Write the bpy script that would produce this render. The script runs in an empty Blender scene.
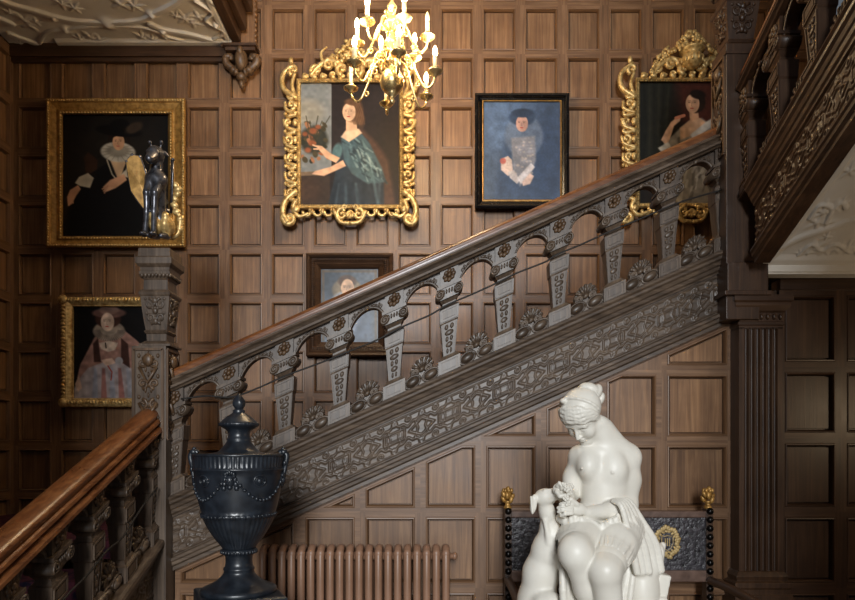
import bpy, math, random
import numpy as np
from mathutils import Vector, Matrix

SC = bpy.context.scene
COL = SC.collection
PI = math.pi
rnd = random.Random(7)
# lens of the photograph: level camera, eye 1.5 m above the hall floor
F, CX, HY, EYE = 650.0, 427.5, 450.0, 1.5


def at(px, py, Y):
    return Vector(((px - CX) * Y / F, Y, EYE + (HY - py) * Y / F))


# ------------------------------------------------------------------ mesh builder
def ident(p):
    return p


class MB:
    def __init__(s, xf=None):
        s.v, s.f, s.m, s.sm = [], [], [], []
        s.xf = xf

    def add(s, verts, faces, mat=0, smooth=False):
        n = len(s.v)
        if s.xf:
            verts = [s.xf(p[0], p[1], p[2]) for p in verts]
        s.v.extend([(float(p[0]), float(p[1]), float(p[2])) for p in verts])
        s.f.extend([tuple(int(i) + n for i in f) for f in faces])
        s.m.extend([mat] * len(faces))
        s.sm.extend([smooth] * len(faces))

    def box(s, x0, x1, y0, y1, z0, z1, mat=0):
        v = [(x, y, z) for z in (z0, z1) for y in (y0, y1) for x in (x0, x1)]
        s.add(v, [(0, 2, 3, 1), (4, 5, 7, 6), (0, 1, 5, 4), (2, 6, 7, 3), (0, 4, 6, 2), (1, 3, 7, 5)], mat)

    def frustum(s, c0, a0, b0, c1, a1, b1, mat=0, axis=2):
        # two rectangles (half sizes a, b) at centres c0, c1 stacked along axis
        v = []
        for c, a, b in ((c0, a0, b0), (c1, a1, b1)):
            for sx, sy in ((-1, -1), (1, -1), (1, 1), (-1, 1)):
                if axis == 2:
                    v.append((c[0] + sx * a, c[1] + sy * b, c[2]))
                elif axis == 1:
                    v.append((c[0] + sx * a, c[1], c[2] + sy * b))
                else:
                    v.append((c[0], c[1] + sx * a, c[2] + sy * b))
        s.add(v, [(3, 2, 1, 0), (4, 5, 6, 7), (0, 1, 5, 4), (1, 2, 6, 5), (2, 3, 7, 6), (3, 0, 4, 7)], mat)

    def sqstack(s, cx, cy, prof, mat=0, top=True):
        # square-plan mouldings: prof [(half size, z)]
        v, f = [], []
        for h, z in prof:
            hx, hy = h if isinstance(h, tuple) else (h, h)
            v += [(cx - hx, cy - hy, z), (cx + hx, cy - hy, z), (cx + hx, cy + hy, z), (cx - hx, cy + hy, z)]
        for i in range(len(prof) - 1):
            for k in range(4):
                f.append((4 * i + k, 4 * i + (k + 1) % 4, 4 * i + 4 + (k + 1) % 4, 4 * i + 4 + k))
        f.append((3, 2, 1, 0))
        n = 4 * (len(prof) - 1)
        f.append((n, n + 1, n + 2, n + 3))
        s.add(v, f, mat)

    def extrude(s, prof, u0, u1, mat=0, smooth=False, closed=True):
        # profile [(w, v)] swept along the first axis from u0 to u1: points (u, v, w)
        n = len(prof)
        v = [(u0, p[1], p[0]) for p in prof] + [(u1, p[1], p[0]) for p in prof]
        f = [(i, (i + 1) % n, n + (i + 1) % n, n + i) for i in range(n if closed else n - 1)]
        s.add(v, f, mat, smooth)
        if closed:
            s.add(v, [tuple(range(n - 1, -1, -1)), tuple(range(n, 2 * n))], mat)

    def prism(s, poly, c0, c1, mat=0):
        # polygon [(a, b)] on the first two axes, thickness c0..c1 on the third
        n = len(poly)
        v = [(p[0], p[1], c0) for p in poly] + [(p[0], p[1], c1) for p in poly]
        f = [(i, (i + 1) % n, n + (i + 1) % n, n + i) for i in range(n)]
        f += [tuple(range(n - 1, -1, -1)), tuple(range(n, 2 * n))]
        s.add(v, f, mat)

    def lathe(s, prof, c=(0, 0, 0), seg=32, mat=0, smooth=True, mod=None):
        v, f = [], []
        for i, (r, z) in enumerate(prof):
            for k in range(seg):
                a = 2 * PI * k / seg
                q = r if mod is None else mod(r, z, a)
                v.append((c[0] + q * math.cos(a), c[1] + q * math.sin(a), c[2] + z))
        for i in range(len(prof) - 1):
            for k in range(seg):
                f.append((i * seg + k, i * seg + (k + 1) % seg, (i + 1) * seg + (k + 1) % seg, (i + 1) * seg + k))
        f.append(tuple(range(seg - 1, -1, -1)))
        n = (len(prof) - 1) * seg
        f.append(tuple(range(n, n + seg)))
        s.add(v, f, mat, smooth)

    def tube(s, pts, rad, seg=8, mat=0, flat=1.0):
        pts = [Vector(p) for p in pts]
        n = len(pts)
        if not isinstance(rad, (list, tuple)):
            rad = [rad] * n
        v, f = [], []
        t0 = (pts[1] - pts[0]).normalized()
        ref = Vector((0, 1, 0)) if abs(t0.y) < .9 else Vector((1, 0, 0))
        nv = (ref - t0 * ref.dot(t0)).normalized()
        for i in range(n):
            t = (pts[min(i + 1, n - 1)] - pts[max(i - 1, 0)])
            t = t.normalized() if t.length > 1e-9 else t0
            nv = nv - t * nv.dot(t)
            nv = nv.normalized() if nv.length > 1e-6 else Vector((0, 0, 1))
            b = t.cross(nv)
            for k in range(seg):
                a = 2 * PI * k / seg
                v.append(pts[i] + rad[i] * (math.cos(a) * nv * flat + math.sin(a) * b))
        for i in range(n - 1):
            for k in range(seg):
                f.append((i * seg + k, i * seg + (k + 1) % seg, (i + 1) * seg + (k + 1) % seg, (i + 1) * seg + k))
        f.append(tuple(range(seg - 1, -1, -1)))
        f.append(tuple(range((n - 1) * seg, n * seg)))
        s.add(v, f, mat, True)

    def ball(s, c, r, rot=None, seg=12, ring=8, mat=0):
        if not isinstance(r, (list, tuple)):
            r = (r, r, r)
        v, f = [], []
        c = Vector(c)
        for i in range(1, ring):
            th = PI * i / ring
            for k in range(seg):
                a = 2 * PI * k / seg
                p = Vector((r[0] * math.sin(th) * math.cos(a), r[1] * math.sin(th) * math.sin(a), r[2] * math.cos(th)))
                v.append(c + (rot @ p if rot else p))
        top, bot = Vector((0, 0, r[2])), Vector((0, 0, -r[2]))
        v += [c + (rot @ top if rot else top), c + (rot @ bot if rot else bot)]
        T, B = len(v) - 2, len(v) - 1
        for i in range(ring - 2):
            for k in range(seg):
                f.append((i * seg + k, (i + 1) * seg + k, (i + 1) * seg + (k + 1) % seg, i * seg + (k + 1) % seg))
        for k in range(seg):
            f.append((T, k, (k + 1) % seg))
            f.append((B, (ring - 2) * seg + (k + 1) % seg, (ring - 2) * seg + k))
        s.add(v, f, mat, True)

    def spiral(s, c, r0, r1, a0, a1, t0, t1, n=18, y=None, seg=6, mat=0, flat=1.0):
        # scroll in the X-Z plane about c: radius r0->r1, angle a0->a1 (degrees), thickness t0->t1
        pts, rad = [], []
        for i in range(n):
            q = i / (n - 1)
            a = math.radians(a0 + (a1 - a0) * q)
            r = r0 + (r1 - r0) * q
            pts.append((c[0] + r * math.cos(a), c[1], c[2] + r * math.sin(a)))
            rad.append(t0 + (t1 - t0) * q)
        s.tube(pts, rad, seg, mat, flat)
        s.ball(pts[-1], t1 * 1.25, seg=8, ring=6, mat=mat)

    def grid(s, P, mat=0, smooth=True):
        # P: array [nu, nv, 3]
        nu, nv = P.shape[:2]
        idx = np.arange(nu * nv).reshape(nu, nv)
        fc = np.stack([idx[:-1, :-1], idx[1:, :-1], idx[1:, 1:], idx[:-1, 1:]], -1).reshape(-1, 4)
        s.add(P.reshape(-1, 3).tolist(), fc.tolist(), mat, smooth)

    def build(s, name, mats, parent=None, bevel=0, loc=None, auto=None):
        o0 = Vector((0, 0, 0))
        p = parent
        while p is not None:
            o0 += p.location
            p = p.parent
        if parent is None and loc is not None:
            o0 = Vector(loc)
        me = bpy.data.meshes.new(name)
        V = np.array(s.v, dtype=np.float64) - np.array(o0)
        me.from_pydata(V.tolist(), [], s.f)
        if not isinstance(mats, (list, tuple)):
            mats = [mats]
        for m in mats:
            me.materials.append(m)
        me.polygons.foreach_set('material_index', s.m)
        me.polygons.foreach_set('use_smooth', s.sm)
        me.update()
        o = bpy.data.objects.new(name, me)
        COL.objects.link(o)
        if parent is not None:
            o.parent = parent
        elif loc is not None:
            o.location = loc
        if bevel:
            b = o.modifiers.new('bevel', 'BEVEL')
            b.width = bevel
            b.segments = 2
            b.limit_method = 'ANGLE'
            b.angle_limit = math.radians(40)
        return o


def tag(o, label=None, cat=None, group=None, kind=None):
    if label: o['label'] = label
    if cat: o['category'] = cat
    if group: o['group'] = group
    if kind: o['kind'] = kind
    return o


def thing(name, loc, label, cat, group=None):
    o = bpy.data.objects.new(name, None)
    COL.objects.link(o)
    o.location = loc
    o.empty_display_size = .1
    return tag(o, label, cat, group)


def struct(o):
    o['kind'] = 'structure'
    return o


def copy_tree(o, parent=None, shift=None):
    c = o.copy()
    COL.objects.link(c)
    if parent is not None:
        c.parent = parent
    if shift is not None:
        c.location = o.location + Vector(shift)
    for ch in list(o.children):
        copy_tree(ch, c)
    return c


def smoothpath(pts, n=8):
    # Catmull-Rom through the points
    P = [Vector(p) for p in pts]
    P = [P[0] * 2 - P[1]] + P + [P[-1] * 2 - P[-2]]
    out = []
    for i in range(1, len(P) - 2):
        for k in range(n):
            t = k / n
            a, b, c, d = P[i - 1], P[i], P[i + 1], P[i + 2]
            out.append(.5 * ((2 * b) + (c - a) * t + (2 * a - 5 * b + 4 * c - d) * t * t + (3 * b - a - 3 * c + d) * t ** 3))
    out.append(P[-2].copy())
    return out


# ------------------------------------------------------------------ signed-distance modelling
class Field:
    """Volume of smoothly blended shapes turned into one continuous mesh."""

    def __init__(s, lo, hi, h):
        s.lo = np.array(lo, float)
        s.h = h
        s.n = np.ceil((np.array(hi, float) - s.lo) / h).astype(int) + 1
        s.D = np.full(s.n, .5)

    def region(s, lo, hi):
        a = np.clip(np.floor((np.array(lo) - s.lo) / s.h).astype(int), 0, s.n - 1)
        b = np.clip(np.ceil((np.array(hi) - s.lo) / s.h).astype(int) + 1, 1, s.n)
        sl = tuple(slice(a[i], max(b[i], a[i] + 1)) for i in range(3))
        ax = [s.lo[i] + s.h * np.arange(sl[i].start, sl[i].stop) for i in range(3)]
        return sl, np.meshgrid(*ax, indexing='ij')

    def put(s, sl, d, k, op='add'):
        a = s.D[sl]
        if op == 'add':
            if k > 0:
                q = np.maximum(k - np.abs(a - d), 0) / k
                s.D[sl] = np.minimum(a, d) - q * q * k * .25
            else:
                s.D[sl] = np.minimum(a, d)
        else:
            e = -d
            if k > 0:
                q = np.maximum(k - np.abs(a - e), 0) / k
                s.D[sl] = np.maximum(a, e) + q * q * k * .25
            else:
                s.D[sl] = np.maximum(a, e)

    def cone(s, a, b, ra, rb, k=.02, op='add'):
        a, b = np.array(a, float), np.array(b, float)
        m = max(ra, rb) + k + 3 * s.h
        sl, (X, Y, Z) = s.region(np.minimum(a, b) - m, np.maximum(a, b) + m)
        d = b - a
        L2 = max(d @ d, 1e-12)
        t = np.clip(((X - a[0]) * d[0] + (Y - a[1]) * d[1] + (Z - a[2]) * d[2]) / L2, 0, 1)
        r = np.sqrt((X - a[0] - t * d[0]) ** 2 + (Y - a[1] - t * d[1]) ** 2 + (Z - a[2] - t * d[2]) ** 2)
        s.put(sl, r - (ra + (rb - ra) * t), k, op)

    def chain(s, pts, rad, k=.02, op='add'):
        if not isinstance(rad, (list, tuple)):
            rad = [rad] * len(pts)
        for i in range(len(pts) - 1):
            s.cone(pts[i], pts[i + 1], rad[i], rad[i + 1], k, op)

    def ell(s, c, r, rot=None, k=.02, op='add'):
        c = np.array(c, float)
        if not isinstance(r, (list, tuple)):
            r = (r, r, r)
        m = max(r) + k + 3 * s.h
        sl, (X, Y, Z) = s.region(c - m, c + m)
        P = np.stack([X - c[0], Y - c[1], Z - c[2]], -1)
        if rot is not None:
            P = P @ np.array(rot.to_3x3() if hasattr(rot, 'to_3x3') else rot)
        R = np.array(r)
        k0 = np.sqrt(((P / R) ** 2).sum(-1))
        k1 = np.sqrt(((P / R ** 2).astype(float) ** 2).sum(-1))
        d = np.where(k1 > 1e-9, k0 * (k0 - 1) / np.maximum(k1, 1e-9), -min(r))
        s.put(sl, d, k, op)

    def rbox(s, c, half, rr, rot=None, k=.01, op='add'):
        c = np.array(c, float)
        m = float(np.linalg.norm(half)) + k + 3 * s.h
        sl, (X, Y, Z) = s.region(c - m, c + m)
        P = np.stack([X - c[0], Y - c[1], Z - c[2]], -1)
        if rot is not None:
            P = P @ np.array(rot.to_3x3() if hasattr(rot, 'to_3x3') else rot)
        q = np.abs(P) - (np.array(half) - rr)
        d = np.sqrt((np.maximum(q, 0) ** 2).sum(-1)) + np.minimum(q.max(-1), 0) - rr
        s.put(sl, d, k, op)

    def mesh(s):
        D = s.D
        nx, ny, nz = D.shape
        ins = D < 0
        c = np.zeros((nx - 1, ny - 1, nz - 1), np.int16)
        acc = np.zeros((nx - 1, ny - 1, nz - 1, 3), np.float32)
        cnt = np.zeros((nx - 1, ny - 1, nz - 1), np.float32)
        for ax in range(3):
            o1, o2 = [i for i in range(3) if i != ax]
            for d1 in (0, 1):
                for d2 in (0, 1):
                    sa, sb = [None] * 3, [None] * 3
                    sa[ax], sb[ax] = slice(0, -1), slice(1, None)
                    for o, d in ((o1, d1), (o2, d2)):
                        sa[o] = sb[o] = slice(d, D.shape[o] - 1 + d)
                    A, B = D[tuple(sa)], D[tuple(sb)]
                    x = (A < 0) != (B < 0)
                    t = np.where(x, A / np.where(x, A - B, 1), 0)
                    acc[..., ax] += np.where(x, t, 0)
                    acc[..., o1] += x * d1
                    acc[..., o2] += x * d2
                    cnt += x
        act = cnt > 0
        ids = np.full(act.shape, -1, np.int64)
        ids[act] = np.arange(act.sum())
        ijk = np.argwhere(act)
        V = s.lo + s.h * (ijk + acc[act] / cnt[act][:, None])
        faces = []
        for ax in range(3):
            o1, o2 = [(1, 2), (2, 0), (0, 1)][ax]
            sa, sb = [slice(None)] * 3, [slice(None)] * 3
            sa[ax], sb[ax] = slice(0, -1), slice(1, None)
            x = ins[tuple(sa)] != ins[tuple(sb)]
            pos = np.argwhere(x)
            ok = (pos[:, o1] > 0) & (pos[:, o2] > 0) & (pos[:, o1] < D.shape[o1] - 1) & (pos[:, o2] < D.shape[o2] - 1)
            pos = pos[ok]
            if not len(pos):
                continue
            def cid(a, b):
                q = pos.copy()
                q[:, o1] -= a
                q[:, o2] -= b
                return ids[q[:, 0], q[:, 1], q[:, 2]]
            Q = np.stack([cid(1, 1), cid(0, 1), cid(0, 0), cid(1, 0)], -1)
            flip = ~ins[pos[:, 0], pos[:, 1], pos[:, 2]]
            Q[flip] = Q[flip][:, ::-1]
            faces.append(Q)
        Fc = np.concatenate(faces)
        Fc = Fc[(Fc >= 0).all(1)]
        return V, Fc

    def build(s, name, mat, parent, mb=None):
        V, Fc = s.mesh()
        m = MB()
        m.v = V.tolist()
        m.f = [tuple(q) for q in Fc.tolist()]
        m.m = [0] * len(m.f)
        m.sm = [True] * len(m.f)
        if mb is not None:
            m.add(mb.v, mb.f, 0, True)
        return m.build(name, mat, parent)
# ------------------------------------------------------------------ materials
def lin(c):
    return tuple(((x / 255) / 12.92 if x / 255 <= .04045 else ((x / 255 + .055) / 1.055) ** 2.4) for x in c)


def base(name):
    m = bpy.data.materials.new(name)
    m.use_nodes = True
    nt = m.node_tree
    return m, nt, nt.nodes['Principled BSDF']


def N(nt, t, **kw):
    n = nt.nodes.new(t)
    for k, v in kw.items():
        setattr(n, k, v)
    return n


def wood(name, cols, axis=2, rough=.4, island=.3, scale=1.0, bump=.15, spec=.5):
    """Oak: streaks along one axis, every board a slightly different tone."""
    m, nt, b = base(name)
    L = nt.links.new
    tc = N(nt, 'ShaderNodeTexCoord')
    geo = N(nt, 'ShaderNodeNewGeometry')
    off = N(nt, 'ShaderNodeVectorMath', operation='SCALE')
    cmb = N(nt, 'ShaderNodeCombineXYZ')
    for i in range(3):
        L(geo.outputs['Random Per Island'], cmb.inputs[i])
    L(cmb.outputs[0], off.inputs[0])
    off.inputs['Scale'].default_value = 13.7
    add = N(nt, 'ShaderNodeVectorMath', operation='ADD')
    L(tc.outputs['Object'], add.inputs[0])
    L(off.outputs[0], add.inputs[1])
    mp = N(nt, 'ShaderNodeMapping')
    s = [42 * scale] * 3
    s[axis] = 1.6 * scale
    mp.inputs['Scale'].default_value = s
    L(add.outputs[0], mp.inputs['Vector'])
    n1 = N(nt, 'ShaderNodeTexNoise')
    n1.inputs['Scale'].default_value = 1.0
    n1.inputs['Detail'].default_value = 7
    n1.inputs['Roughness'].default_value = .62
    n1.inputs['Distortion'].default_value = .8
    L(mp.outputs[0], n1.inputs['Vector'])
    n2 = N(nt, 'ShaderNodeTexNoise')
    n2.inputs['Scale'].default_value = 5.0
    n2.inputs['Detail'].default_value = 3
    L(add.outputs[0], n2.inputs['Vector'])
    mx = N(nt, 'ShaderNodeMath', operation='MULTIPLY_ADD')
    L(n2.outputs['Fac'], mx.inputs[0])
    mx.inputs[1].default_value = .35
    L(n1.outputs['Fac'], mx.inputs[2])
    sub = N(nt, 'ShaderNodeMath', operation='SUBTRACT')
    L(mx.outputs[0], sub.inputs[0])
    sub.inputs[1].default_value = .175
    rp = N(nt, 'ShaderNodeValToRGB')
    e = rp.color_ramp.elements
    e[0].position, e[1].position = .28, .72
    e[0].color = (*lin(cols[0]), 1)
    e[1].color = (*lin(cols[2]), 1)
    x = e.new(.5)
    x.color = (*lin(cols[1]), 1)
    L(sub.outputs[0], rp.inputs['Fac'])
    hs = N(nt, 'ShaderNodeHueSaturation')
    mr = N(nt, 'ShaderNodeMapRange')
    L(geo.outputs['Random Per Island'], mr.inputs['Value'])
    mr.inputs['To Min'].default_value = 1 - island
    mr.inputs['To Max'].default_value = 1 + island
    L(mr.outputs[0], hs.inputs['Value'])
    L(rp.outputs['Color'], hs.inputs['Color'])
    L(hs.outputs['Color'], b.inputs['Base Color'])
    r2 = N(nt, 'ShaderNodeMapRange')
    L(n2.outputs['Fac'], r2.inputs['Value'])
    r2.inputs['To Min'].default_value = rough - .08
    r2.inputs['To Max'].default_value = rough + .1
    L(r2.outputs[0], b.inputs['Roughness'])
    b.inputs['Specular IOR Level'].default_value = spec
    if bump:
        bp = N(nt, 'ShaderNodeBump')
        bp.inputs['Strength'].default_value = bump
        bp.inputs['Distance'].default_value = .004
        L(n1.outputs['Fac'], bp.inputs['Height'])
        L(bp.outputs[0], b.inputs['Normal'])
    return m


def plain(name, c0, c1, rough=.5, metal=0.0, scale=20, bump=.0, spec=.5, detail=4, rr=.1, dist=.003):
    m, nt, b = base(name)
    L = nt.links.new
    tc = N(nt, 'ShaderNodeTexCoord')
    n = N(nt, 'ShaderNodeTexNoise')
    n.inputs['Scale'].default_value = scale
    n.inputs['Detail'].default_value = detail
    L(tc.outputs['Object'], n.inputs['Vector'])
    rp = N(nt, 'ShaderNodeValToRGB')
    e = rp.color_ramp.elements
    e[0].position, e[1].position = .32, .68
    e[0].color = (*lin(c0), 1)
    e[1].color = (*lin(c1), 1)
    L(n.outputs['Fac'], rp.inputs['Fac'])
    L(rp.outputs['Color'], b.inputs['Base Color'])
    r2 = N(nt, 'ShaderNodeMapRange')
    L(n.outputs['Fac'], r2.inputs['Value'])
    r2.inputs['To Min'].default_value = max(rough - rr, .02)
    r2.inputs['To Max'].default_value = rough + rr
    L(r2.outputs[0], b.inputs['Roughness'])
    b.inputs['Metallic'].default_value = metal
    b.inputs['Specular IOR Level'].default_value = spec
    if bump:
        bp = N(nt, 'ShaderNodeBump')
        bp.inputs['Strength'].default_value = bump
        bp.inputs['Distance'].default_value = dist
        L(n.outputs['Fac'], bp.inputs['Height'])
        L(bp.outputs[0], b.inputs['Normal'])
    return m


def paint_mat(name, rough=.35, spec=.4):
    m, nt, b = base(name)
    a = N(nt, 'ShaderNodeVertexColor', layer_name='pigment')
    nt.links.new(a.outputs['Color'], b.inputs['Base Color'])
    b.inputs['Roughness'].default_value = rough
    b.inputs['Specular IOR Level'].default_value = spec
    return m


def glow(name, col, strength):
    m, nt, b = base(name)
    b.inputs['Base Color'].default_value = (*col, 1)
    b.inputs['Emission Color'].default_value = (*col, 1)
    b.inputs['Emission Strength'].default_value = strength
    return m


PANEL = ((90, 61, 38), (118, 85, 56), (146, 110, 76))
FRAME = ((84, 58, 38), (110, 80, 55), (136, 103, 74))
M = {}
M['panel'] = wood('oak_panel', PANEL, 2, .42, .22)
M['stile'] = wood('oak_stile', FRAME, 2, .42, .0)
M['rail'] = wood('oak_rail', FRAME, 0, .42, .0)
M['railY'] = wood('oak_rail_side', FRAME, 1, .42, .0)
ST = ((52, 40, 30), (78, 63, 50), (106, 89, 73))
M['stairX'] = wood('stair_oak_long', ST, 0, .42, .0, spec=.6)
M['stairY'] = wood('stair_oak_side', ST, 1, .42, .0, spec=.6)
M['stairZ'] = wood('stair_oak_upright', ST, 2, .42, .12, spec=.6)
HR = ((74, 40, 20), (108, 64, 34), (136, 88, 50))
M['handX'] = wood('polished_handrail_long', HR, 0, .28, .0, bump=.05, spec=.6)
M['handY'] = wood('polished_handrail_side', HR, 1, .28, .0, bump=.05, spec=.6)
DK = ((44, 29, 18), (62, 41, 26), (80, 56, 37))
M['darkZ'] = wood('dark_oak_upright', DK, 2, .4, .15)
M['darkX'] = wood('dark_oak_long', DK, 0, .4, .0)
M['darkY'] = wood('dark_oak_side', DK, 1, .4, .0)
CV = ((52, 38, 26), (84, 62, 42), (110, 84, 58))
M['carved'] = wood('carved_oak', CV, 2, .42, .1)
M['plaster'] = plain('white_plaster', (196, 190, 180), (214, 208, 198), .7, scale=9, bump=.15)
M['plasterwork'] = plain('moulded_plaster', (205, 199, 189), (216, 210, 200), .7, scale=9, bump=.1)
M['gold'] = plain('worn_gilding', (160, 122, 66), (236, 206, 142), .4, .45, 38, .25)
M['goldflat'] = plain('old_gilding', (134, 98, 46), (190, 146, 78), .42, .4, 30, .2)
M['palegilt'] = plain('faded_gilt_tooling', (150, 126, 80), (196, 170, 118), .5, .15, 60, .2)
M['brass'] = plain('polished_brass', (228, 196, 132), (246, 222, 166), .27, .85, 12, .0)
M['marble'] = plain('white_marble', (210, 205, 194), (223, 219, 209), .42, 0, 7, 0, .45)
M['basalt'] = plain('black_basalt', (22, 26, 32), (36, 42, 50), .34, 0, 26, .12, .6)
M['black'] = plain('black_frame_paint', (10, 10, 12), (20, 20, 22), .25, 0, 20, 0, .6)
M['silver'] = plain('tarnished_silver_paint', (62, 62, 66), (112, 112, 118), .3, .75, 30, .15)
M['iron'] = plain('brown_radiator_paint', (136, 102, 80), (148, 112, 90), .42, 0, 14, .03)
M['leather'] = plain('cracked_dark_leather', (16, 15, 17), (66, 62, 68), .36, 0, 44, 1.0, .6, 10, .15, .008)
M['leatherband'] = plain('brown_leather_border', (74, 54, 44), (106, 82, 70), .45, 0, 24, .3)
M['darkmetal'] = plain('blackened_studs', (12, 10, 10), (26, 22, 20), .3, .6, 20)
M['rope'] = plain('dark_cord', (14, 11, 10), (30, 24, 20), .6, 0, 60)
M['candle'] = plain('candle_tube', (232, 214, 172), (240, 226, 190), .5, 0, 9)
M['unlit'] = plain('unlit_bulb_glass', (236, 214, 168), (250, 232, 196), .12, 0, 9)
M['bulb'] = glow('lit_bulb', (1.0, .62, .24), 90)
M['carpet'] = plain('patterned_stair_carpet', (22, 20, 34), (86, 42, 50), .95, 0, 26, .4, .1, 3)
M['stone'] = plain('hall_floor_stone', (120, 112, 100), (150, 140, 126), .5, 0, 3)
M['paint'] = paint_mat('oil_paint', .5, .18)
M['paintgloss'] = paint_mat('varnished_oil_paint', .36, .4)
from mathutils.geometry import tessellate_polygon
# ------------------------------------------------------------------ the room
YB, YS = 5.10, 3.60          # main back wall; wall below the stairs
XL = -3.25


def clip_poly(poly, a, b, c):
    # keep a*x + b*z <= c ; edges remember their role
    out = []
    n = len(poly)
    for i in range(n):
        (p, e), (q, _) = poly[i], poly[(i + 1) % n]
        dp, dq = a * p[0] + b * p[1] - c, a * q[0] + b * q[1] - c
        if dp <= 1e-9:
            out.append((p, e))
        if (dp < -1e-9 and dq > 1e-9) or (dp > 1e-9 and dq < -1e-9):
            t = dp / (dp - dq)
            r = (p[0] + t * (q[0] - p[0]), p[1] + t * (q[1] - p[1]))
            out.append((r, 'd' if dp < 0 else e))
    return out


def edge_line(poly, i, d):
    p, q = poly[i][0], poly[(i + 1) % len(poly)][0]
    dx, dz = q[0] - p[0], q[1] - p[1]
    l = math.hypot(dx, dz)
    nx, nz = -dz / l, dx / l
    return (nx, nz, nx * p[0] + nz * p[1] + d)


def survivors(poly, dist):
    # edges of a convex counter-clockwise polygon that still bound it after insetting: [(line, role)]
    cur = [(p, i) for i, (p, e) in enumerate(poly)]
    for i, (p, e) in enumerate(poly):
        a, b, c = edge_line(poly, i, dist[e])
        out = []
        n = len(cur)
        for k in range(n):
            (p1, e1), (p2, _) = cur[k], cur[(k + 1) % n]
            d1, d2 = a * p1[0] + b * p1[1] - c, a * p2[0] + b * p2[1] - c
            if d1 >= 0:
                out.append((p1, e1))
            if (d1 > 0) != (d2 > 0):
                t = d1 / (d1 - d2)
                r = (p1[0] + t * (p2[0] - p1[0]), p1[1] + t * (p2[1] - p1[1]))
                out.append((r, i if d1 > 0 else e1))
        cur = out
        if len(cur) < 3:
            return None
    ids = []
    n = len(cur)
    for k in range(n):
        p, q = cur[k][0], cur[(k + 1) % n][0]
        if math.hypot(q[0] - p[0], q[1] - p[1]) > .015 and cur[k][1] not in ids:
            ids.append(cur[k][1])
    if len(ids) < 3:
        return None
    ids.sort()
    return [(edge_line(poly, i, 0), poly[i][1]) for i in ids]


def meet(keep, dist):
    L = [(l[0], l[1], l[2] + d) for (l, _), d in zip(keep, dist)]
    pts = []
    for i in range(len(L)):
        a, b = L[i - 1], L[i]
        det = a[0] * b[1] - a[1] * b[0]
        pts.append(((a[2] * b[1] - a[1] * b[2]) / det, (a[0] * b[2] - a[2] * b[0]) / det))
    return pts


def drop_short(poly, tol=.012):
    out = []
    n = len(poly)
    for i in range(n):
        p, q = poly[i][0], poly[(i + 1) % n][0]
        if math.hypot(q[0] - p[0], q[1] - p[1]) > tol:
            out.append(poly[i])
    return out


def panelling(mb, xs, zs, put, sw=.037, rw=.027, clip=None, dw=.05, deep=.02, skip=None):
    """Framed oak panels. put(x, z, d) gives the point, d = depth behind the frame face. materials: 0 panel, 1 stile, 2 rail."""
    dist0 = {'l': sw, 'r': sw, 't': rw, 'b': rw, 'd': dw}
    rings = [(.0, .0), (.003, -.004), (.009, -.005), (.013, .004), (.016, .016), (.017, .034), (.0225, .034), (.0235, deep)]
    for i in range(len(xs) - 1):
        for j in range(len(zs) - 1):
            x0, x1, z0, z1 = xs[i], xs[i + 1], zs[j], zs[j + 1]
            if skip and skip((x0 + x1) / 2, (z0 + z1) / 2):
                continue
            poly = [((x0, z0), 'b'), ((x1, z0), 'r'), ((x1, z1), 't'), ((x0, z1), 'l')]
            if clip:
                poly = clip_poly(poly, *clip)
                poly = drop_short(poly) if len(poly) >= 3 else poly
                if len(poly) < 3:
                    continue
            n = len(poly)
            tot = {e: dist0[e] + rings[-1][0] for e in dist0}
            keep = survivors(poly, tot)
            if not keep:
                mb.add([put(p[0], p[1], 0) for p, _ in poly], [tuple(range(len(poly)))], 1)
                continue
            roles = [e for _, e in keep]
            shape = lambda ins: meet(keep, [dist0[e] + ins for e in roles])
            cur = shape(0)
            n = len(cur)
            if roles == ['b', 'r', 't', 'l'] and len(poly) == 4:
                a, b, c, d = x0 + sw, x1 - sw, z0 + rw, z1 - rw
                for q, m in (((x0, a, z0, z1), 1), ((b, x1, z0, z1), 1), ((a, b, z0, c), 2), ((a, b, d, z1), 2)):
                    mb.add([put(q[0], q[2], 0), put(q[1], q[2], 0), put(q[1], q[3], 0), put(q[0], q[3], 0)], [(0, 1, 2, 3)], m)
            else:
                outer = [p for p, _ in poly]
                tri = tessellate_polygon([[Vector((p[0], p[1], 0)) for p in outer], [Vector((p[0], p[1], 0)) for p in cur]])
                allp = outer + cur
                mb.add([put(p[0], p[1], 0) for p in allp], tri, 2)
            prev, pd = cur, 0
            for ins, dep in rings[1:]:
                nx = shape(ins)
                for k in range(n):
                    k2 = (k + 1) % n
                    mt = 2 if roles[k] in 'tbd' else 1
                    mb.add([put(*prev[k], pd), put(*prev[k2], pd), put(*nx[k2], dep), put(*nx[k], dep)], [(0, 1, 2, 3)], mt)
                prev, pd = nx, dep
            mb.add([put(*p, pd) for p in prev], [tuple(range(n))], 0)


def px_x(px, Y): return (px - CX) * Y / F
def px_z(py, Y): return EYE + (HY - py) * Y / F


# back wall: grid of panels measured on the photograph
sx = 42.2 * YB / F
xs = [px_x(478, YB) + sx * k for k in range(-13, 9)]
xs = [XL] + [x for x in xs if x > XL + .1]
sz = 48.95 * YB / F
zs = [px_z(5, YB) + sz * k for k in range(-14, 2)]
zs = [z for z in zs if z > .1]
zs[0] = 0.0
mb = MB()
panelling(mb, xs, zs, lambda x, z, d: (x, YB + d, z))
mb.box(XL - .1, xs[-1] + .1, YB + .04, YB + .13, 0, zs[-1] + .3, 1)
XR = xs[-1]
ZT = zs[-1]
struct(mb.build('wall_back', [M['panel'], M['stile'], M['rail']]))

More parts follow.
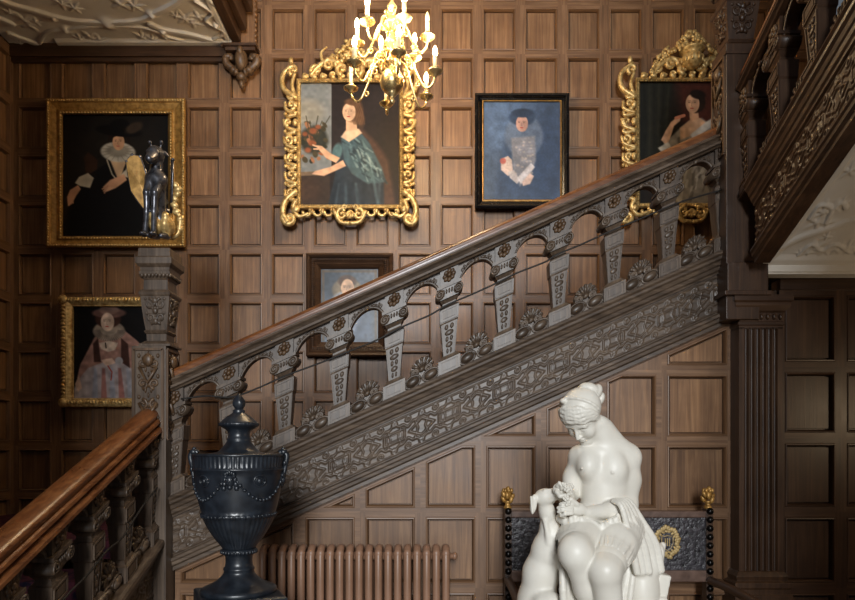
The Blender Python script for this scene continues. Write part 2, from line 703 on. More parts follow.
# left wall
mb = MB()
ys = [YB - sx * k for k in range(0, 15)]
panelling(mb, list(reversed(ys)), zs, lambda y, z, d: (XL - d, y, z))
mb.box(XL - .14, XL - .04, ys[-1], YB + .1, 0, ZT + .3, 1)
struct(mb.build('wall_left', [M['panel'], M['stile'], M['railY']]))

# wall below the stairs, cut off along the flight
SL = .446                                  # pitch of the main flight
RX0, RZ0 = px_x(165, YS), px_z(372.8, YS)  # rail line at the left newel


def rail_z(x): return RZ0 + SL * (x - RX0)


s2 = 60.3 * YS / F
xs2 = [px_x(541, YS) + s2 * k for k in range(-6, 4)]
xs2[0] = -1.398
xs2[-1] = px_x(733, YS)
zs2 = [0, .33, px_z(588, YS), px_z(512.5, YS), px_z(441, YS), px_z(370, YS), px_z(298, YS), 2.72]
cut = (-SL, 1.0, RZ0 - SL * RX0 - 1.122)
mb = MB()
panelling(mb, xs2, zs2, lambda x, z, d: (x, YS + d, z), clip=cut, dw=.014, sw=.03, rw=.026)
# rear boarding that closes the wall
nx = math.hypot(SL, 1)
bk = [(xs2[0], 0), (xs2[-1], 0), (xs2[-1], rail_z(xs2[-1]) - 1.07), (xs2[0], rail_z(xs2[0]) - 1.07)]
mq = MB(lambda a, b, c: (a, c, b))
mq.prism(bk, YS + .04, YS + .075, 1)
ra_ = [(xs2[0], rail_z(xs2[0]) - 1.125), (xs2[-1], rail_z(xs2[-1]) - 1.125), (xs2[-1], rail_z(xs2[-1]) - 1.07), (xs2[0], rail_z(xs2[0]) - 1.07)]
mq.prism(ra_, YS, YS + .04, 2)
mb.v += mq.v; mb.f += [tuple(i + len(mb.v) - len(mq.v) for i in f) for f in mq.f]; mb.m += mq.m; mb.sm += mq.sm
struct(mb.build('wall_stair', [M['panel'], M['stile'], M['rail']]))

# dark panelled wall under the upper flight
xs3 = [px_x(779, YS) + 62 * YS / F * k for k in range(0, 5)]
zs3 = [0, .33, px_z(588, YS), px_z(512, YS), px_z(438, YS), px_z(367, YS), px_z(290, YS)]
mb = MB()
panelling(mb, xs3, zs3, lambda x, z, d: (x, YS + d, z), sw=.032, rw=.03)
mb.box(px_x(735, YS), xs3[0], YS + .02, YS + .08, 0, zs3[-1], 1)
mb.box(xs3[0], xs3[-1], YS - .015, YS + .08, zs3[-1], 2.445, 2)
mb.box(xs3[0], xs3[-1], YS + .04, YS + .08, 0, zs3[-1], 1)
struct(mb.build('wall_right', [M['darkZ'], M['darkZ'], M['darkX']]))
mb = MB()
mb.box(xs3[-1] + .02, xs3[-1] + .12, .6, YB + .03, 0, ZT + .02, 0)
struct(mb.build('wall_side', [M['darkZ']]))

# fluted pilaster between the two walls
pr = thing('pilaster', at(760, 700, 3.52), 'fluted dark oak pilaster with carved capital below the upper newel', 'pilaster')
px0, px1, yf = px_x(739, 3.5), px_x(783, 3.5), 3.50
cxp, hw = (px0 + px1) / 2, (px1 - px0) / 2
zc, zb = px_z(322, yf), px_z(572, yf)
mb = MB()
nf = 6


def clamp(b):
    b.v = [(p[0], min(p[1], YS - .002), p[2]) for p in b.v]


prof = [(-hw, yf + .1), (-hw, yf)]
fw = (2 * hw - .05) / nf
for k in range(nf):
    a = -hw + .025 + fw * k
    for q in range(7):
        t = q / 6
        prof.append((a + fw * (.12 + .76 * t), yf + .014 * math.sin(PI * t)))
prof += [(hw, yf), (hw, yf + .1)]
v = [(cxp + p[0], p[1], zb) for p in prof] + [(cxp + p[0], p[1], zc - .03) for p in prof]
n = len(prof)
mb.add(v, [(i, (i + 1) % n, n + (i + 1) % n, n + i) for i in range(n)])
clamp(mb)
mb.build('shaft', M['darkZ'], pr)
mb = MB()
yc = yf + .05
H = hw
mb.sqstack(cxp, yc, [((H + .0, .05), zc - .035), ((H + .0, .05), zc - .02), ((H + .006, .056), zc - .015), ((H + .006, .056), zc + .0), ((H - .004, .05), zc + .004), ((H - .004, .05), zc + .05), ((H + .012, .06), zc + .058), ((H + .03, .075), zc + .085), ((H + .03, .075), zc + .1), ((H + .04, .085), zc + .11), ((H + .04, .085), zc + .14)])
clamp(mb)
cap = mb.build('capital', M['darkX'], pr)
mb = MB()
for k in range(7):
    mb.ball((cxp - hw + .015 + (2 * hw - .03) * k / 6, yf - .002, zc + .028), (.011, .012, .017), seg=8, ring=6)
mb.build('egg_moulding', M['darkX'], cap)
mb = MB()
mb.sqstack(cxp, yc, [((H + .035, .085), 0.02), ((H + .035, .085), zb - .12), ((H + .025, .075), zb - .115), ((H + .025, .075), zb - .09), ((H + .035, .082), zb - .08), ((H + .035, .082), zb - .055), ((H + .018, .065), zb - .045), ((H + .022, .07), zb - .02), ((H + .006, .056), zb), ((H, .05), zb + .005)])
clamp(mb)
mb.build('pedestal', M['darkZ'], pr, bevel=.002)

# floor, landing, hall ceiling
mb = MB()
mb.box(XL - .1, XR + .1, -4.0, YB + .1, -.1, 0)
struct(mb.build('floor', [M['stone']]))
mb = MB()
mb.box(XL, RX0, YS - .02, YB, .9, 1.0)
o = struct(mb.build('floor_landing', [M['carpet']]))
mb = MB()
mb.box(px_x(735, YS), XR, YS + .1, YB, 2.44, 2.54)
struct(mb.build('floor_gallery', [M['darkX']]))
mb = MB()
mb.box(-1.33, XR + .1, -.35, YB + .1, ZT + .02, ZT + .14)
struct(mb.build('ceiling', [M['plaster']]))

# unseen wall added behind the viewer, its opening shaped to keep both sides dim
mb = MB()
mb.box(XL - .1, -1.27, -.55, -.35, 0, ZT + .14)
mb.box(1.2, XR + .1, -.55, -.35, 0, ZT + .14)
struct(mb.build('wall_front_light_blocker', [M['darkZ']]))
# ------------------------------------------------------------------ staircase
BAY = .3018
HAND = [(.056 * math.cos(PI - PI * k / 14), -.034 + .034 * math.sin(PI * k / 14)) for k in range(15)] + [ (.048, -.048), (.052, -.054), (-.052, -.054), (-.048, -.048)]
SUBR = [(-.05, -.05), (.05, -.05), (.05, -.057), (.064, -.062), (.068, -.074), (.056, -.084), (.05, -.092), (.062, -.098), (.078, -.104), (.08, -.118), (.066, -.124), (.06, -.132), (-.06, -.132), (-.066, -.124), (-.08, -.118), (-.078, -.104), (-.062, -.098), (-.05, -.092), (-.056, -.084), (-.068, -.074), (-.064, -.062)]
STRG = [(.0, -.70), (.07, -.70), (.085, -.705), (.09, -.72), (.08, -.732), (.078, -.745), (.066, -.756), (.06, -.775), (.052, -.782), (.048, -.80), (.038, -.81), (.036, -.82), (.022, -.822), (.022, -1.035), (.036, -1.037), (.05, -1.045), (.054, -1.06), (.046, -1.068), (.044, -1.085), (.03, -1.095), (.03, -1.115), (-.05, -1.115), (-.05, -.70)]


def scrollwork(mb, w, h, rows, d=.006):
    # mirrored leaf scrolls on a stem; local axes: a across, b out, c up, centred
    rh = h / rows
    for r in range(rows):
        c0 = -h / 2 + rh * (r + .5)
        for s in (-1, 1):
            R = min(w * .23, rh * .42)
            a0 = 180 if s > 0 else 0
            mb.spiral((s * w * .25, 0, c0), R, R * .25, a0 - s * 90 * (1 if r % 2 else -1), a0 + s * 330 * (1 if r % 2 else -1), d * 1.1, d * .7, n=12, seg=5)
            mb.ball((s * w * .4, 0, c0 + rh * .36), (w * .07, d, rh * .12), seg=7, ring=5)
            mb.ball((s * w * .12, 0, c0 - rh * .3), (w * .05, d, rh * .16), seg=7, ring=5)
        mb.ball((0, 0, c0), (w * .07, d * 1.4, rh * .2), seg=8, ring=6)
        mb.ball((0, 0, c0 + rh * .45), (w * .045, d, rh * .14), seg=7, ring=5)


def strap(u, t):
    # pierced strapwork of the string: height over (u mod bay, t in metres from the centre line)
    H = .098
    uu = np.mod(u + BAY / 2, BAY) - BAY / 2
    u2 = np.mod(u, BAY) - BAY / 2
    d1 = np.maximum(np.abs(uu) - .045, np.abs(t) - .018)
    d2 = (np.abs(u2) / .05 + np.abs(t) / .034 - 1) * .028
    g = lambda d, c, w: np.clip(1.5 - np.abs(d - c) / w * 1.5, 0, 1)
    z = np.maximum(g(d1, .01, .007), g(d2, .01, .007))
    z = np.maximum(z, .5 * (d1 < -.004) + 0 * z)
    wav = .052 + .014 * np.cos(2 * PI * u / (BAY / 2)) + .006 * np.cos(2 * PI * u / (BAY / 6))
    z = np.maximum(z, g(np.abs(t) - wav, 0, .009))
    q = np.mod(u + BAY / 8, BAY / 4) - BAY / 8
    z = np.maximum(z, g(np.sqrt(q ** 2 + (np.abs(t) - .073) ** 2), .012, .006))
    z = np.maximum(z, g(np.abs(t), .094, .005))
    x = np.mod(u + BAY / 4, BAY / 2) - BAY / 4
    z = np.maximum(z, g(np.abs(np.abs(x) - .02 - np.abs(t) * .35), 0, .006) * (np.abs(t) < .055))
    return np.clip(z, 0, 1)


def flight(root, xf, dv, mL, mU, mH, u0, u1, ubs, strap_du=.004, su0=None, sub=None):
    """One flight. xf(u, v, w): u along, v above the raking rail line, w out of the face. dv: displacement per unit of u."""
    X = lambda u, w, v: xf(u, v, w)
    m = MB(xf); m.extrude(HAND, u0, u1, smooth=True); m.build('handrail', mH, root)
    m = MB(xf); m.extrude(SUBR, u0, u1); m.build('moulded_rail', sub or mL, root)
    u0 = u0 if su0 is None else su0
    m = MB(xf); m.extrude(STRG, u0, u1); st = m.build('string_board', mL, root)
    nu, nv = int((u1 - u0) / strap_du), 54
    U, T = np.meshgrid(np.linspace(u0, u1, nu), np.linspace(-.104, .104, nv), indexing='ij')
    Wd = .0225 + .0065 * strap(U - ubs[0], T)
    P = np.stack(xf(U, -.929 + T, Wd), -1)
    m = MB(); m.grid(P); m.build('carved_strapwork', mL, st)
    ub = ubs[0]
    # ---- one baluster
    m = MB(X)
    m.sqstack(ub, 0, [((.05, .045), -.218), ((.05, .045), -.125)])
    m.sqstack(ub, 0, [((.047, .042), -.345), ((.036, .034), -.325), ((.036, .034), -.315), ((.05, .046), -.295)])
    m.sqstack(ub, 0, [((.046, .042), -.428), ((.05, .046), -.42), ((.054, .048), -.345), ((.05, .046), -.338)])
    m.sqstack(ub, 0, [((.031, .031), -.612), ((.046, .042), -.425)])
    m.sqstack(ub, 0, [((.06, .055), -.704), ((.06, .055), -.625), ((.05, .046), -.618), ((.04, .038), -.603)])
    for k in range(5):
        q = k / 4
        hw_ = .027 - .010 * q
        v0 = -.45 - .13 * q
        if k % 2:
            m.ball((ub, .042 - .010 * q, v0), (hw_, .006, .016), seg=8, ring=6)
        else:
            for s in (-1, 1):
                m.ball((ub + s * hw_ * .55, .042 - .010 * q, v0), (hw_ * .4, .007, .015), seg=8, ring=6)
    for s in (-1, 1):
        m.add([(ub + s * .044, .0425, -.43), (ub + s * .038, .0425, -.43), (ub + s * .025, .0325, -.608), (ub + s * .03, .0325, -.608),
               (ub + s * .044, .047, -.43), (ub + s * .038, .047, -.43), (ub + s * .025, .037, -.608), (ub + s * .03, .037, -.608)],
              [(0, 1, 2, 3), (4, 7, 6, 5), (0, 4, 5, 1), (3, 2, 6, 7), (0, 3, 7, 4), (1, 5, 6, 2)])
    for (c, hh, hv, wo) in ((-.382, .044, .03, .048), (-.664, .05, .032, .055)):
        for s in (-1, 1):
            m.box(ub + s * hh - .004, ub + s * hh + .004, wo - .004, wo + .005, c - hv, c + hv)
            m.box(ub - hh, ub + hh, wo - .004, wo + .005, c + s * hv - .004, c + s * hv + .004)
        m.box(ub - hh * .72, ub + hh * .72, wo - .003, wo + .004, c - hv * .6, c + hv * .6)
    b = m.build('baluster', mU, root)
    m = MB(X)
    m.box(ub - .05, ub + .05, -.045, .052, -.292, -.218)
    m.box(ub - .066, ub + .066, -.05, .06, -.232, -.216)
    for s in (-1, 1):
        for w0, w1 in ((-.05, .06),):
            m.tube([(ub + s * .05, w0, -.262), (ub + s * .05, w1, -.262)], .027, 12)
        m.spiral((ub + s * .05, .062, -.262), .024, .006, 90, 90 - s * 560, .005, .004, n=22, seg=5)
    for k in range(5):
        m.ball((ub - .03 + .015 * k, .054, -.255), (.006, .008, .014), seg=7, ring=5)
    m.build('capital', mU, b)
    m = MB(X)
    for k in range(8):
        a = 2 * PI * k / 8
        m.ball((ub + .024 * math.cos(a), .05, -.17 + .024 * math.sin(a)), (.013, .009, .013), seg=8, ring=6)
    m.ball((ub, .054, -.17), (.012, .012, .012), seg=8, ring=6)
    m.build('rosette', M['carved'], b)
    bal = [b]
    for u in ubs[1:]:
        bal.append(copy_tree(b, root, Vector(dv) * (u - ub)))
    # ---- one arch
    d = ubs[1] - ubs[0]
    a0, a1 = ub + .05, ub + d - .05
    m = MB(X)
    n = 20
    lo = []
    for k in range(n + 1):
        t = -1 + 2 * k / n
        u = (a0 + a1) / 2 + t * (a1 - a0) / 2
        lo.append((u, -.272 + .118 * math.sqrt(max(0, 1 - t * t))))
    v = []
    for (u, z) in lo:
        v += [(u, .026, z), (u, .026, -.12), (u, -.026, z), (u, -.026, -.12)]
    f = []
    for k in range(n):
        q = 4 * k
        f += [(q, q + 4, q + 5, q + 1), (q + 2, q + 3, q + 7, q + 6), (q, q + 2, q + 6, q + 4)]
    m.add(v, f)
    m.tube([(u, .027, z + .004) for u, z in lo], .0075, 6)
    m.tube([(u, .027, z + .019) for u, z in lo[3:-3]], .004, 5)
    um = (a0 + a1) / 2
    m.ball((um, .03, -.15), (.016, .014, .013), seg=8, ring=6)
    for s in (-1, 1):
        e = um + s * ((a1 - a0) / 2 - .028)
        m.spiral((e, .028, -.165), .017, .004, 90, 90 + s * 420, .005, .004, n=14, seg=5)
        m.ball((e - s * .035, .028, -.148), (.018, .006, .007), seg=7, ring=5)
    ar = m.build('arch', mL, root)
    for u in ubs[1:-1]:
        copy_tree(ar, root, Vector(dv) * (u - ub))
    # ---- one length of cresting: two bosses under a shell
    uc = ub + d / 2
    m = MB(X)
    m.box(ub + .058, ub + d - .058, -.03, .03, -.704, -.64)
    for s in (-1, 1):
        c = uc + s * .05
        m.ball((c, .03, -.667), (.038, .02, .026), seg=14, ring=8)
        m.tube([(c + .045 * math.cos(2 * PI * k / 16), .03, -.667 + .032 * math.sin(2 * PI * k / 16)) for k in range(17)], .006, 5)
        m.spiral((uc + s * .036, .02, -.622), .022, .005, -60 if s > 0 else 240, (-60 - 480) if s < 0 else 720 - 0, .0075, .005, n=20, seg=5)
    crest = m.build('cresting', mL, root)
    m = MB(X)
    c0 = -.615
    for k in range(9):
        a = math.radians(-18 + 216 * k / 8)
        L = .058
        c, s = math.cos(a), math.sin(a)
        m.tube([(uc + c * .012, .012, c0 + s * .012), (uc + c * L * .6, .014, c0 + s * L * .6), (uc + c * L, .012, c0 + s * L)], [.004, .0085, .0105], 6)
        m.ball((uc + c * L, .012, c0 + s * L), .0112, seg=7, ring=5)
    m.ball((uc, .016, c0), (.018, .016, .015), seg=8, ring=6)
    pl = [(uc + .062 * math.cos(math.radians(-20 + 220 * k / 14)), c0 + .062 * math.sin(math.radians(-20 + 220 * k / 14))) for k in range(15)]
    m2 = MB(lambda a, b_, c: X(a, c, b_)); m2.prism(pl, -.02, .008)
    m.xf = None
    m.add(m2.v, m2.f)
    m.build('shell', mL, crest)
    for u in ubs[1:-1]:
        copy_tree(crest, root, Vector(dv) * (u - ub))
    return bal


# main flight, across the picture
mainxf = lambda u, v, w: (RX0 + u, YS + .01 - w, RZ0 + SL * u + v)
rt = thing('staircase', (RX0, YS, 1.0), 'long oak stair flight climbing left to right across the picture with carved arcaded balustrade', 'staircase')
U1 = 3.075
flight(rt, mainxf, (1, 0, SL), M['stairX'], M['stairZ'], M['handX'], .03, U1, [.064 + BAY * k for k in range(11)])
for k in range(9):
    x0 = RX0 + .1 + .335 * k
    z = 1.0 + .1545 * (k + 1)
    m = MB(); m.box(x0, x0 + .345, YS + .07, YB - .01, z - .17, z)
    m.build('step', M['carpet'], rt)

# lower flight, from the left newel down towards the camera
LX, LY0, LZ0 = -1.497, 3.49, 1.725
lowxf = lambda u, v, w: (LX + w, LY0 + u, LZ0 + .43 * u + v)
lt = thing('staircase', (LX, LY0, .9), 'short lower stair flight descending towards the viewer at far left with golden brown handrail', 'staircase')
flight(lt, lowxf, (0, 1, .43), M['stairY'], M['stairZ'], M['handY'], -2.3, .0, [-.02 - BAY * k for k in range(8)][::-1], sub=M['handY'])
for k in range(5):
    y1 = YS - .04 - .345 * k
    z = 1.0 - .15 * (k + 1)
    m = MB(); m.box(XL + .02, LX - .06, y1 - .36, y1, z - .2, z)
    m.build('step', M['carpet'], lt)

# upper flight, from the right newel up over the viewer
UX, UY0, UZ0 = 1.725, 3.47, 3.54
upxf = lambda u, v, w: (UX - w, UY0 - u, UZ0 + .45 * u + v)
ut = thing('staircase', (UX, UY0, 2.4), 'dark upper stair flight rising steeply out of frame at upper right', 'staircase')
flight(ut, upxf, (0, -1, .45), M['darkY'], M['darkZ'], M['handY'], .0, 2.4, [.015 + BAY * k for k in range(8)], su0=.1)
for k in range(7):
    y1 = YS - .05 - .335 * k
    z = 2.55 + .152 * (k + 1)
    m = MB(); m.box(UX + .07, XR, y1 - .335, y1, z - .06, z)
    m.build('step', M['carpet'], ut)


# ------------------------------------------------------------------ newel posts
def newel_cap(root, x, y, z0, s=1.0, hmat='stairZ'):
    """Stacked top of a newel: neck, carved flaring block, necking, cornice slab."""
    sc = lambda a, b, c: (x + (a - x) * s, y + (b - y) * s, z0 + (c - z0) * (.55 + .45 * s))
    m = MB(sc)
    m.sqstack(x, y, [(.105, z0), (.105, z0 + .012), (.09, z0 + .02), (.078, z0 + .03), (.066, z0 + .035), (.068, z0 + .075), (.074, z0 + .08), (.08, z0 + .09), (.074, z0 + .097), (.072, z0 + .10)])
    m.build('neck', M[hmat], root)
    za, zb_ = z0 + .10, z0 + .315
    m = MB(sc)
    m.sqstack(x, y, [(.072, za), (.08, za + .05), (.09, za + .13), (.097, zb_ - .02), (.103, zb_ - .012), (.107, zb_), (.10, zb_ + .012), (.09, zb_ + .02)])
    vb = m.build('carved_block', M[hmat], root)
    m = MB(sc)
    tilt = math.atan2(.025, zb_ - za)
    for (dx, dy) in ((0, -1), (1, 0), (-1, 0), (0, 1)):
        def put(a, b, c, dx=dx, dy=dy):
            r = .086 + (c / (zb_ - za)) * .025 + b
            k = .85 + .25 * (c / (zb_ - za) + .5)
            a *= k
            return (x + dx * r + (-dy) * a, y + dy * r + dx * a, (za + zb_) / 2 + c)
        q = MB(put)
        scrollwork(q, .15, zb_ - za - .05, 2, .009)
        for t in range(3):
            q.ball((0, .004, -.06 + .06 * t), (.02, .012, .02), seg=8, ring=6)
        m.add(q.v, q.f, 0, True)
    m.build('carved_foliage', M[hmat], vb)
    zc_ = zb_ + .02
    m = MB(sc)
    m.sqstack(x, y, [(.082, zc_), (.08, zc_ + .06), (.085, zc_ + .066), (.092, zc_ + .08), (.102, zc_ + .09), (.104, zc_ + .105), (.096, zc_ + .11), (.1, zc_ + .13), (.116, zc_ + .145), (.12, zc_ + .15), (.12, zc_ + .185), (.108, zc_ + .195), (.106, zc_ + .24), (.1, zc_ + .245)])
    sl = m.build('cornice', M[hmat], root)
    m = MB(sc)
    for (dx, dy) in ((0, -1), (1, 0), (-1, 0), (0, 1)):
        for k in range(8):
            a = -.085 + .17 * k / 7
            m.ball((x + dx * .098 - dy * a, y + dy * .098 + dx * a, zc_ + .085), (.011, .011, .014), seg=7, ring=5)
    m.build('egg_moulding', M[hmat], sl)
    return z0 + (zc_ + .245 - z0) * (.55 + .45 * s)


NXL, NYL = -1.495, 3.575
nl = thing('newel_post', (NXL, NYL, 0), 'tall carved oak newel post at the foot of the main flight, bearing the heraldic beast', 'newel post')
m = MB(); m.box(NXL - .092, NXL + .092, NYL - .092, NYL + .092, 0, 2.06)
m.build('shaft', M['stairZ'], nl, bevel=.004)


def face_panel(x, y, r, z0, z1, w, dx, dy, rows):
    def put(a, b, c): return (x + dx * (r + b) - dy * a, y + dy * (r + b) + dx * a, (z0 + z1) / 2 + c)
    q = MB(put)
    h = z1 - z0
    for s in (-1, 1):
        q.box(s * w / 2 - .007, s * w / 2 + .007, -.004, .009, -h / 2, h / 2)
        q.box(-w / 2, w / 2, -.004, .009, s * h / 2 - .007, s * h / 2 + .007)
    q2 = MB(put)
    scrollwork(q2, w * .82, h * .92, rows, .009)
    q2.tube([(-w * .3, .008, h * .3), (0, .012, h * .12), (w * .3, .008, h * .3)], .01, 6)
    q2.tube([(-w * .3, .008, -h * .1), (0, .012, -h * .28), (w * .3, .008, -h * .1)], .01, 6)
    q2.ball((0, .008, h * .38), (.03, .018, .035))
    return q, q2


m = MB()
for dx, dy in ((0, -1), (1, 0)):
    a, b = face_panel(NXL, NYL, .092, 1.56, 2.04, .155, dx, dy, 4)
    m.add(a.v, a.f, 0, False); m.add(b.v, b.f, 0, True)
m.build('carved_panel', M['carved'], nl)
NCX = -1.468
ZN = newel_cap(nl, NCX, NYL, 2.06, .8)

NXR, NYR = 1.69, 3.57
nr = thing('newel_post', (NXR, NYR, 2.2), 'dark oak newel post at the head of the main flight, where the upper flight begins', 'newel post')
m = MB(); m.box(NXR - .09, NXR + .09, NYR - .09, NYR + .09, 2.2, 3.68)
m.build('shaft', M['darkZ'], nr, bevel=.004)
m = MB()
for dx, dy, mm in ((-1, 0, 3),):
    a, b = face_panel(NXR, NYR, .09, 3.1, 3.62, .14, dx, dy, 4)
    m.add(a.v, a.f, 0, False); m.add(b.v, b.f, 0, True)
m.build('carved_panel', M['carved'], nr)
m = MB(); m.box(NXR - .092, NXR + .125, NYR - .11, NYR + .08, 2.345, 2.50)
m.box(NXR - .11, NXR + .14, NYR - .12, NYR + .05, 2.325, 2.348)
m.build('base_block', M['darkZ'], nr, bevel=.003)
newel_cap(nr, NXR, NYR, 3.62, .92, 'darkZ')

# ------------------------------------------------------------------ ropes along the balustrades
def rope(pxs, label, put, r=.0048):
    m = MB()
    m.tube(smoothpath([put(*p) for p in pxs], 7), r, 7)
    return tag(m.build('rope', M['rope'], None, loc=put(*pxs[0])), label, 'rope')


rope([(181, 399), (206, 396), (232, 397), (258, 388), (285, 376), (320, 363), (350, 351), (377, 340), (402, 327), (430, 315), (447, 305), (475, 293), (501, 281), (517, 273), (545, 262), (556, 255), (580, 245), (611, 231), (640, 219), (668, 207), (690, 199), (722, 190)],
     'thin dark rope looped along the main flight balusters', lambda a, b: at(a, b, YS - .062))
lowpts = [(3.44, 1.30), (3.30, 1.235), (3.20, 1.18), (3.05, 1.09), (2.9, 1.05), (2.75, .98), (2.6, .93), (2.45, .865), (2.3, .79), (2.0, .66)]
rope(lowpts, 'thin dark rope along the lower left balusters', lambda y, z: Vector((LX + .066, y, z)))

# ------------------------------------------------------------------ plaster soffit under the upper flight
def seg_d(X, Y, pts):
    d = np.full(X.shape, 9.)
    for (x0, y0), (x1, y1) in zip(pts[:-1], pts[1:]):
        dx, dy = x1 - x0, y1 - y0
        t = np.clip(((X - x0) * dx + (Y - y0) * dy) / max(dx * dx + dy * dy, 1e-9), 0, 1)
        d = np.minimum(d, np.hypot(X - x0 - t * dx, Y - y0 - t * dy))
    return d


def rib(d, w, h=1.):
    return h * np.clip((w - d) / (w * .45), 0, 1)


def flower(X, Y, cx, cy, r, rot=0, n=5):
    a = np.arctan2(Y - cy, X - cx) + rot
    q = np.hypot(X - cx, Y - cy)
    e = r * (.62 + .38 * np.cos(n * a))
    return np.clip(1.25 - (q / np.maximum(e, r * .18)) ** 2, 0, 1) * .42 + np.exp(-(q / (r * .22)) ** 2) * .4


SX0, SX1, SY0 = UX + .06, XR - .02, 3.47
sofz = lambda y: 2.50 + .45 * (SY0 - y)


def sof_at(px, py):
    # point of the sloping soffit seen at a pixel
    y = (2.50 + .45 * SY0 - EYE) / ((HY - py) / F + .45)
    return ((px - CX) * y / F, y)


XX, YY = np.meshgrid(np.r_[np.linspace(SX0, 2.5, 220), np.linspace(2.52, SX1, 20)], np.r_[np.linspace(1.3, 2.18, 24), np.linspace(2.2, SY0, 240)], indexing='ij')
hgt = np.zeros_like(XX)
curve = lambda P: [tuple(v[:2]) for v in smoothpath([(*sof_at(*p), 0) for p in P], 6)]
hgt = np.maximum(hgt, rib(seg_d(XX, YY, curve([(782, 246), (800, 237), (830, 227), (856, 219), (900, 212)])), .022))
hgt = np.maximum(hgt, rib(seg_d(XX, YY, curve([(812, 199), (830, 180), (846, 158), (858, 138), (880, 95)])), .026))
hgt = np.maximum(hgt, rib(seg_d(XX, YY, curve([(806, 206), (826, 172), (842, 148), (862, 110)])), .008, .6))
hgt = np.maximum(hgt, rib(np.abs(XX - SX0 - .02), .05, .7))
hgt = np.maximum(hgt, rib(np.abs(YY - SY0), .06, 1.))
for (a, b, r) in ((824, 211, .075), (835, 207, .05), (817, 222, .06), (828, 222, .05), (841, 203, .04), (808, 252, .05), (816, 247, .06), (826, 250, .055), (836, 249, .05), (848, 247, .06), (858, 250, .06), (822, 258, .04), (800, 253, .035), (850, 170, .05), (827, 236, .035), (870, 200, .07), (875, 235, .06)):
    hgt = np.maximum(hgt, flower(XX, YY, *sof_at(a, b), r, a, 4 + a % 3) * .9)
for P in ([(799, 254), (812, 244), (822, 250), (836, 244), (850, 252)], [(810, 218), (820, 205), (832, 208), (826, 222)], [(832, 210), (842, 202), (846, 208)]):
    hgt = np.maximum(hgt, rib(seg_d(XX, YY, curve(P)), .012, .8))
P = np.stack([XX, YY, sofz(YY) - .012 * hgt], -1)
m = MB(); m.grid(P)
m.add([(SX0, 1.3, sofz(1.3) + .05), (SX1, 1.3, sofz(1.3) + .05), (SX1, SY0, sofz(SY0) + .05), (SX0, SY0, sofz(SY0) + .05)], [(0, 1, 2, 3)])
struct(m.build('ceiling_soffit', [M['plasterwork']]))
m = MB()
m.box(SX0 + .03, SX1, SY0 - .0, SY0 + .05, 2.452, 2.505)
m.box(SX0 + .03, SX1, SY0 + .01, SY0 + .09, 2.442, 2.455)
struct(m.build('trim_1', [M['plasterwork']]))

# ------------------------------------------------------------------ ornamental ceiling over the landing
CZ = px_z(47, YB)
CX0, CX1 = XL, px_x(235, YB)


def ceil_at(px, py):
    y = (CZ - EYE) * F / (HY - py)
    return ((px - CX) * y / F, y)


XX, YY = np.meshgrid(np.linspace(CX0, CX1, 330), np.r_[np.linspace(3.5, 4.4, 20), np.linspace(4.41, YB, 200)], indexing='ij')
hgt = np.zeros_like(XX)
curve = lambda P: [tuple(v[:2]) for v in smoothpath([(*ceil_at(*p), 0) for p in P], 6)]
main_r = [(-60, -25), (-20, -10), (9, 3), (34, 10), (55, 16), (76, 20.5), (108, 22), (140, 20), (155, 13), (168, 7), (178, 1), (190, -10)]
for P, w in ((main_r, .03), ([(150, 23.4), (164, 29), (190, 34), (216, 41)], .03), ([(-20, 10), (0, 18), (12, 23.5)], .03), ([(10, 33), (22, 38), (37, 43)], .028),
             ([(40, 42), (44, 34), (52, 30), (67, 28.5), (85, 26), (108, 25), (140, 26), (158, 31), (166, 37)], .016), ([(158, 30), (170, 36), (190, 41)], .01),
             ([(195, 0), (212, 12), (206, 20), (224, 31), (214, 38)], .013), ([(205, -4), (226, 12)], .02)):
    hgt = np.maximum(hgt, rib(seg_d(XX, YY, curve(P)), w))
hgt = np.maximum(hgt, rib(np.abs(YY - (YB - .06)), .05, 1.1) * (XX > -2.87))
hgt = np.maximum(hgt, rib(np.abs(XX - CX1 + .03), .03, .8))
for (a, b, r) in ((108, 23, .09), (54, 17, .05), (152, 14, .05), (66, 29, .05), (163, 30, .05), (216, 24, .04)):
    x, y = ceil_at(a, b)
    hgt = np.maximum(hgt, 1.9 * np.exp(-(np.hypot(XX - x, YY - y) / (r * .6)) ** 2))
for (a, b, r) in ((24, 19, .1), (30, 25, .08), (36, 21, .06), (62, 3, .08), (74, 7, .07), (120, 3, .09), (134, 5, .08), (185, 18, .09), (193, 22, .08), (198, 16, .06), (90, 36, .07), (80, 38, .06), (99, 38, .06), (142, 36, .07), (152, 38, .06), (176, 15, .05), (10, 12, .05), (20, 42, .06)):
    hgt = np.maximum(hgt, flower(XX, YY, *ceil_at(a, b), r, a, 4 + a % 3))
P = np.stack([XX, YY, CZ - .018 * hgt], -1)
m = MB(); m.grid(P)
m.box(CX0 - .1, CX1, 3.5, YB + .05, CZ + .03, CZ + .15)
struct(m.build('ceiling_landing', [M['plasterwork']]))
m = MB()
m.box(CX0, CX1, YB - .05, YB, CZ - .10, CZ)
m.box(CX0, CX1, YB - .03, YB, CZ - .13, CZ - .10)
struct(m.build('trim_2', [M['darkX']]))

